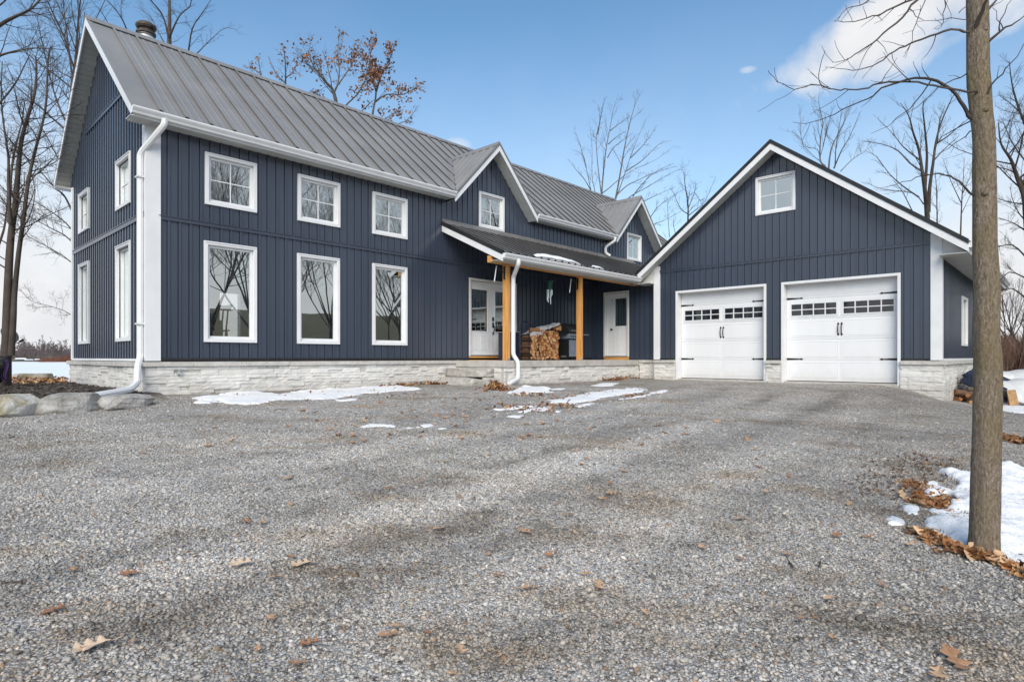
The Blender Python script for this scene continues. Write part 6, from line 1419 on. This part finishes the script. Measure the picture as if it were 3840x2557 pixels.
def litter(name, areas, n, label, seed, size=(.05, .11), cols=((.27, .10, .035), (.40, .19, .07), (.20, .075, .03), (.50, .30, .14), (.12, .06, .03)), lift=.05):
    R = random.Random(seed); mb = MB()
    for (pts, w, k) in areas:
        W = [hit(*p) for p in pts]
        for _ in range(int(n * k)):
            f = R.random() * (len(W) - 1); i = min(int(f), len(W) - 2); c = W[i].lerp(W[i + 1], f - i); x, y = c.x + R.gauss(0, w), c.y + R.gauss(0, w)
            z = g1(x, y) + .008 + R.random() ** 2 * lift; g = R.uniform(.8, 1.15); cc = R.choice(cols); mb.col = tuple(v * g for v in cc)
            Mx = Matrix.Rotation(R.uniform(0, 6.28), 3, 'Z') @ Matrix.Rotation(R.gauss(0, .5), 3, 'X') @ Matrix.Rotation(R.gauss(0, .5), 3, 'Y'); leaf_faces(mb, leaf_pts(R, R.uniform(*size) * 1.3)[::2], Mx, Vector((x, y, z)))
    o0 = Vector(mb.v[0]); tag(mb.build(name, M['litter'], None, o0), label, 'leaf litter', kind='stuff')
litter('leaf_litter', [([(1430, 1452), (1520, 1446), (1620, 1441), (1690, 1440)], .07, 1.0)], 170, 'brown leaves drifted against the house foundation left of the steps', 1)
litter('leaf_litter', [([(1835, 1465), (1860, 1455), (1885, 1466)], .10, 1.0), ([(1850, 1450), (1862, 1440)], .06, .5)], 190, 'heap of brown leaves between the steps and the downspout', 2, lift=.10)
litter('leaf_litter', [([(2270, 1428), (2330, 1424), (2390, 1417), (2440, 1415)], .08, 1.0)], 300, 'heap of brown leaves in the corner where porch meets garage', 3, lift=.10)
litter('leaf_litter', [([(1920, 1480), (1990, 1484), (2050, 1483)], .10, .6), ([(2030, 1515), (2090, 1530), (2140, 1520)], .12, .5), ([(2330, 1490), (2410, 1485)], .10, .3), ([(1870, 1520), (1960, 1540), (2080, 1545)], .10, .5), ([(2060, 1500), (2200, 1480), (2350, 1465), (2440, 1468)], .16, .5), ([(1880, 1532), (2010, 1528), (2090, 1525)], .12, .4), ([(1480, 1490), (1560, 1488)], .3, .2), ([(900, 1492), (1200, 1480), (1500, 1462)], .22, .35)], 120, 'brown leaves caught along the snow strips before the porch', 4, (.025, .075), lift=.045)
litter('leaf_litter', [([(3450, 1820), (3480, 1870), (3540, 1890), (3490, 1850)], .06, .6), ([(3455, 2010), (3520, 2035), (3600, 2075), (3700, 2100), (3800, 2130), (3880, 2180)], .05, 1.6), ([(3560, 2060), (3640, 2090)], .03, .4), ([(3440, 1880), (3470, 1890), (3530, 1900)], .05, .6)], 130, 'tan oak leaves edging the snow round the foreground tree', 5, (.07, .12), ((.42, .20, .08), (.52, .31, .15), (.30, .13, .05), (.22, .10, .05), (.60, .40, .24)), lift=.02)
litter('leaf_litter', [([(3760, 1640), (3800, 1655), (3860, 1665)], .12, 1.0)], 120, 'orange brown leaf drift at the right edge behind the trunk', 6)
litter('leaf_litter', [([(3300, 1850), (3370, 1790), (3450, 1760), (3520, 1720)], .22, 1.0)], 320, 'dark twigs and leaf scraps strewn left of the tree snow', 7, (.02, .05), ((.13, .085, .055), (.20, .12, .07), (.09, .06, .045), (.28, .17, .09)), lift=.01)
# leaves lying along the far edge of the mulch bed
R = random.Random(15); mb = MB()
for _ in range(1700):
    x = R.uniform(-2.5, 3.3); y = 18.9 + R.gauss(0, .35) + .12 * math.sin(x * 2); z = g1(x, y) + .01 + R.random() * .13 * math.exp(-((y - 18.95) / .45) ** 2); g = R.uniform(.8, 1.2); cc = R.choice(((.36, .15, .05), (.50, .27, .11), (.24, .09, .035), (.58, .38, .2))); mb.col = tuple(v * g for v in cc)
    Mx = Matrix.Rotation(R.uniform(0, 6.28), 3, 'Z') @ Matrix.Rotation(R.gauss(0, .6), 3, 'X') @ Matrix.Rotation(R.gauss(0, .6), 3, 'Y'); leaf_faces(mb, leaf_pts(R, R.uniform(.07, .13))[::3], Mx, Vector((x, y, z)))
tag(mb.build('leaf_litter', M['litter'], None, (1, 18.9, -.6)), 'ridge of orange brown leaves along the lake edge of the mulch bed', 'leaf litter', kind='stuff')
mb = MB()
for _ in range(2600):                              # bark chips of the bed
    x = R.uniform(-2, 3.4); y = R.uniform(11.2, 18.8)
    if bedmask(np.array(x), np.array(y)) < .6: continue
    z = g1(x, y) + .006; g = R.uniform(.35, 1.3); mb.col = (.10 * g, .083 * g, .070 * g); a = R.uniform(0, 3.14); L = R.uniform(.015, .05); u = Vector((math.cos(a), math.sin(a), R.gauss(0, .3))) * L; v = Vector((-math.sin(a), math.cos(a), R.gauss(0, .3))) * L * .35; c = Vector((x, y, z))
    mb.hexa([c - u - v, c + u - v, c + u + v, c - u + v, c - u * .9 - v * .8 + UP * .012, c + u * .8 - v * .9 + UP * .014, c + u * .9 + v + UP * .010, c - u + v * .8 + UP * .014])
tag(mb.build('bark_mulch', M['litter'], None, (1, 14, -.62)), 'dark bark mulch covering the bed beside the house gable', 'mulch', kind='stuff')
R = random.Random(19)
for k, (px, py, L, rz, lab) in enumerate(((2960, 2112, .22, .5, 'thin brown twig lying on the gravel at lower right of centre'), (3075, 2118, .12, .2, 'short twig just right of the longer one on the gravel'), (40, 2190, .14, 2.2, 'pale twig on the gravel at the left picture edge'))):
    p = hit(px, py); mb = MB(); mb.tube([p + Vector((math.cos(rz) * L * (i / 4 - .5), math.sin(rz) * L * (i / 4 - .5), .012 + .006 * math.sin(i * 2))) for i in range(5)], [.006, .006, .005, .004, .002], 6); tag(mb.build('twig', M['twig'], None, p), lab, 'twig')
# dry stalks beyond the bed
mb = MB()
for k in range(16):
    x = R.uniform(-.5, 2.6); y = R.uniform(18.9, 19.6); z = g1(x, y); h_ = R.uniform(.15, .5); l_ = R.uniform(-.18, .12); mb.tube([(x, y, z), (x + l_ * .4, y, z + h_ * .6), (x + l_, y, z + h_)], [.006, .004, .002], 4)
tag(mb.build('dry_stalks', M['drygrass'], None, (1, 19.2, -.6)), 'thin dry weed stalks standing at the lake edge of the bed', 'weeds', kind='stuff')

# ------------------------------------------------------------------ SKY, SUN, CAMERA
SUN = Vector((-.76, -.65, .76)).normalized(); EL = math.asin(SUN.z); ROT = math.atan2(SUN.x, SUN.y)
w = bpy.data.worlds.new('World'); sc.world = w; w.use_nodes = True; N, L = w.node_tree.nodes, w.node_tree.links
bg = N['Background']; sky = N.new('ShaderNodeTexSky'); sky.sky_type = 'NISHITA'; sky.sun_disc = False; sky.sun_elevation = EL; sky.sun_rotation = ROT; sky.altitude = 100; sky.air_density = 1.0; sky.dust_density = .2; sky.ozone_density = 4.0
tc = N.new('ShaderNodeTexCoord'); sp = N.new('ShaderNodeSeparateXYZ'); L.new(tc.outputs['Generated'], sp.inputs[0])
az = math_(N, L, 'ARCTAN2', sp.outputs['Y'], sp.outputs['X']); el = math_(N, L, 'ARCSINE', sp.outputs['Z'])
def dirn(px, py):
    d = Vector(ray(px, py)).normalized(); return math.atan2(d.y, d.x), math.asin(d.z)
cm = N.new('ShaderNodeCombineXYZ'); L.new(az, cm.inputs[0]); L.new(el, cm.inputs[1])
n1 = noise(N, L, cm.outputs[0], 7.0, 7, .55, .2)
def blob(px, py, ra, re, tilt=0, amp=1.6, thr=1.0):
    a0, e0 = dirn(px, py); da = math_(N, L, 'SUBTRACT', az, a0); de = math_(N, L, 'SUBTRACT', el, e0)
    if tilt: de = math_(N, L, 'ADD', de, math_(N, L, 'MULTIPLY', da, tilt))
    q = math_(N, L, 'ADD', math_(N, L, 'POWER', math_(N, L, 'ABSOLUTE', math_(N, L, 'DIVIDE', da, ra)), 2), math_(N, L, 'POWER', math_(N, L, 'ABSOLUTE', math_(N, L, 'DIVIDE', de, re)), 2))
    v = math_(N, L, 'SUBTRACT', math_(N, L, 'ADD', 1.0, math_(N, L, 'MULTIPLY_ADD', n1, amp, -amp / 2)), q)
    mr = N.new('ShaderNodeMapRange'); mr.interpolation_type = 'SMOOTHSTEP'; mr.inputs[1].default_value = .0; mr.inputs[2].default_value = thr; L.new(v, mr.inputs[0]); return mr.outputs[0]
c1 = math_(N, L, 'MAXIMUM', blob(3500, 50, .24, .070, .22, 3.4, 1.2), math_(N, L, 'MULTIPLY', blob(3160, 185, .17, .033, .28, 3.4, 1.5), .8)); c2 = blob(2806, 262, .018, .007, 0, 1.0, 1.3); c3 = blob(3150, 240, .10, .022, .25, 2.0, 1.6); c4 = blob(1715, 545, .035, .016, 0, 1.2, 1.6)
# low bank of pale cloud round the horizon, thickest over the lake and to the right
n2 = noise(N, L, cm.outputs[0], 2.6, 5, .5)
hz = N.new('ShaderNodeMapRange'); hz.interpolation_type = 'SMOOTHSTEP'; hz.inputs[1].default_value = .56; hz.inputs[2].default_value = .04; L.new(math_(N, L, 'ADD', el, math_(N, L, 'MULTIPLY_ADD', n2, .22, -.11)), hz.inputs[0])
def blob_dir(a0, e0, ra, re, amp):
    da = math_(N, L, 'SUBTRACT', az, a0); de = math_(N, L, 'SUBTRACT', el, e0)
    q = math_(N, L, 'ADD', math_(N, L, 'POWER', math_(N, L, 'ABSOLUTE', math_(N, L, 'DIVIDE', da, ra)), 2), math_(N, L, 'POWER', math_(N, L, 'ABSOLUTE', math_(N, L, 'DIVIDE', de, re)), 2))
    v = math_(N, L, 'SUBTRACT', math_(N, L, 'ADD', 1.0, math_(N, L, 'MULTIPLY_ADD', n2, amp, -amp / 2)), q)
    mr = N.new('ShaderNodeMapRange'); mr.interpolation_type = 'SMOOTHSTEP'; mr.inputs[2].default_value = .8; L.new(v, mr.inputs[0]); return mr.outputs[0]
added_cloud = math_(N, L, 'MAXIMUM', blob_dir(-1.15, .12, .75, .42, .8), blob_dir(2.75, .15, .45, .45, .8))  # unseen cloud patches, added so the window panes mirror a paler sky
lk = math_(N, L, 'MAXIMUM', added_cloud, math_(N, L, 'MAXIMUM', blob(-250, 1100, .85, .36, 0, .5, 1.0), blob(4050, 1080, .42, .30, 0, 1.2, .9)))
bank = math_(N, L, 'MULTIPLY', hz.outputs[0], math_(N, L, 'MULTIPLY_ADD', lk, .56, .47), clamp=True)
bank = math_(N, L, 'MAXIMUM', bank, math_(N, L, 'MULTIPLY', added_cloud, .8))
mask = math_(N, L, 'MAXIMUM', math_(N, L, 'MAXIMUM', c1, math_(N, L, 'MULTIPLY', c3, .75)), math_(N, L, 'MAXIMUM', math_(N, L, 'MULTIPLY', c2, .6), math_(N, L, 'MAXIMUM', bank, math_(N, L, 'MULTIPLY', c4, .7))))
SK = 1.0
cs = noise(N, L, cm.outputs[0], 14, 5, .6); cc = ramp(N, L, cs, [(.3, (4.2, 4.25, 4.4)), (.7, (4.8, 4.82, 4.9))])
col = mixc(N, L, mixc(N, L, sky.outputs[0], (.90, 1.06, 1.0), 1.0, 'MULTIPLY'), cc, mask)
L.new(col, bg.inputs['Color']); bg.inputs['Strength'].default_value = .122
sl = bpy.data.lights.new('sun', 'SUN'); sl.energy = 2.4; sl.angle = rad(45); sl.color = (1, .905, .765)
so = bpy.data.objects.new('sun', sl); COL.objects.link(so); so.rotation_euler = (-SUN).to_track_quat('-Z', 'Y').to_euler()
cd = bpy.data.cameras.new('camera'); co = bpy.data.objects.new('camera', cd); COL.objects.link(co); sc.camera = co
cd.sensor_width = 36; cd.lens = 36 * FO / 3840; cd.shift_y = (HY - 1278.5) / 3840; cd.clip_start = .05; cd.clip_end = 4000
co.location = (0, 0, 0); co.rotation_euler = (math.pi / 2, 0, TH - math.pi / 2)
sc.view_settings.view_transform = 'Standard'; sc.view_settings.look = 'None'; sc.view_settings.exposure = .66; sc.view_settings.gamma = 1
sc.cycles.max_bounces = 7; sc.cycles.diffuse_bounces = 3; sc.cycles.glossy_bounces = 3; sc.cycles.transparent_max_bounces = 10; sc.cycles.transmission_bounces = 3
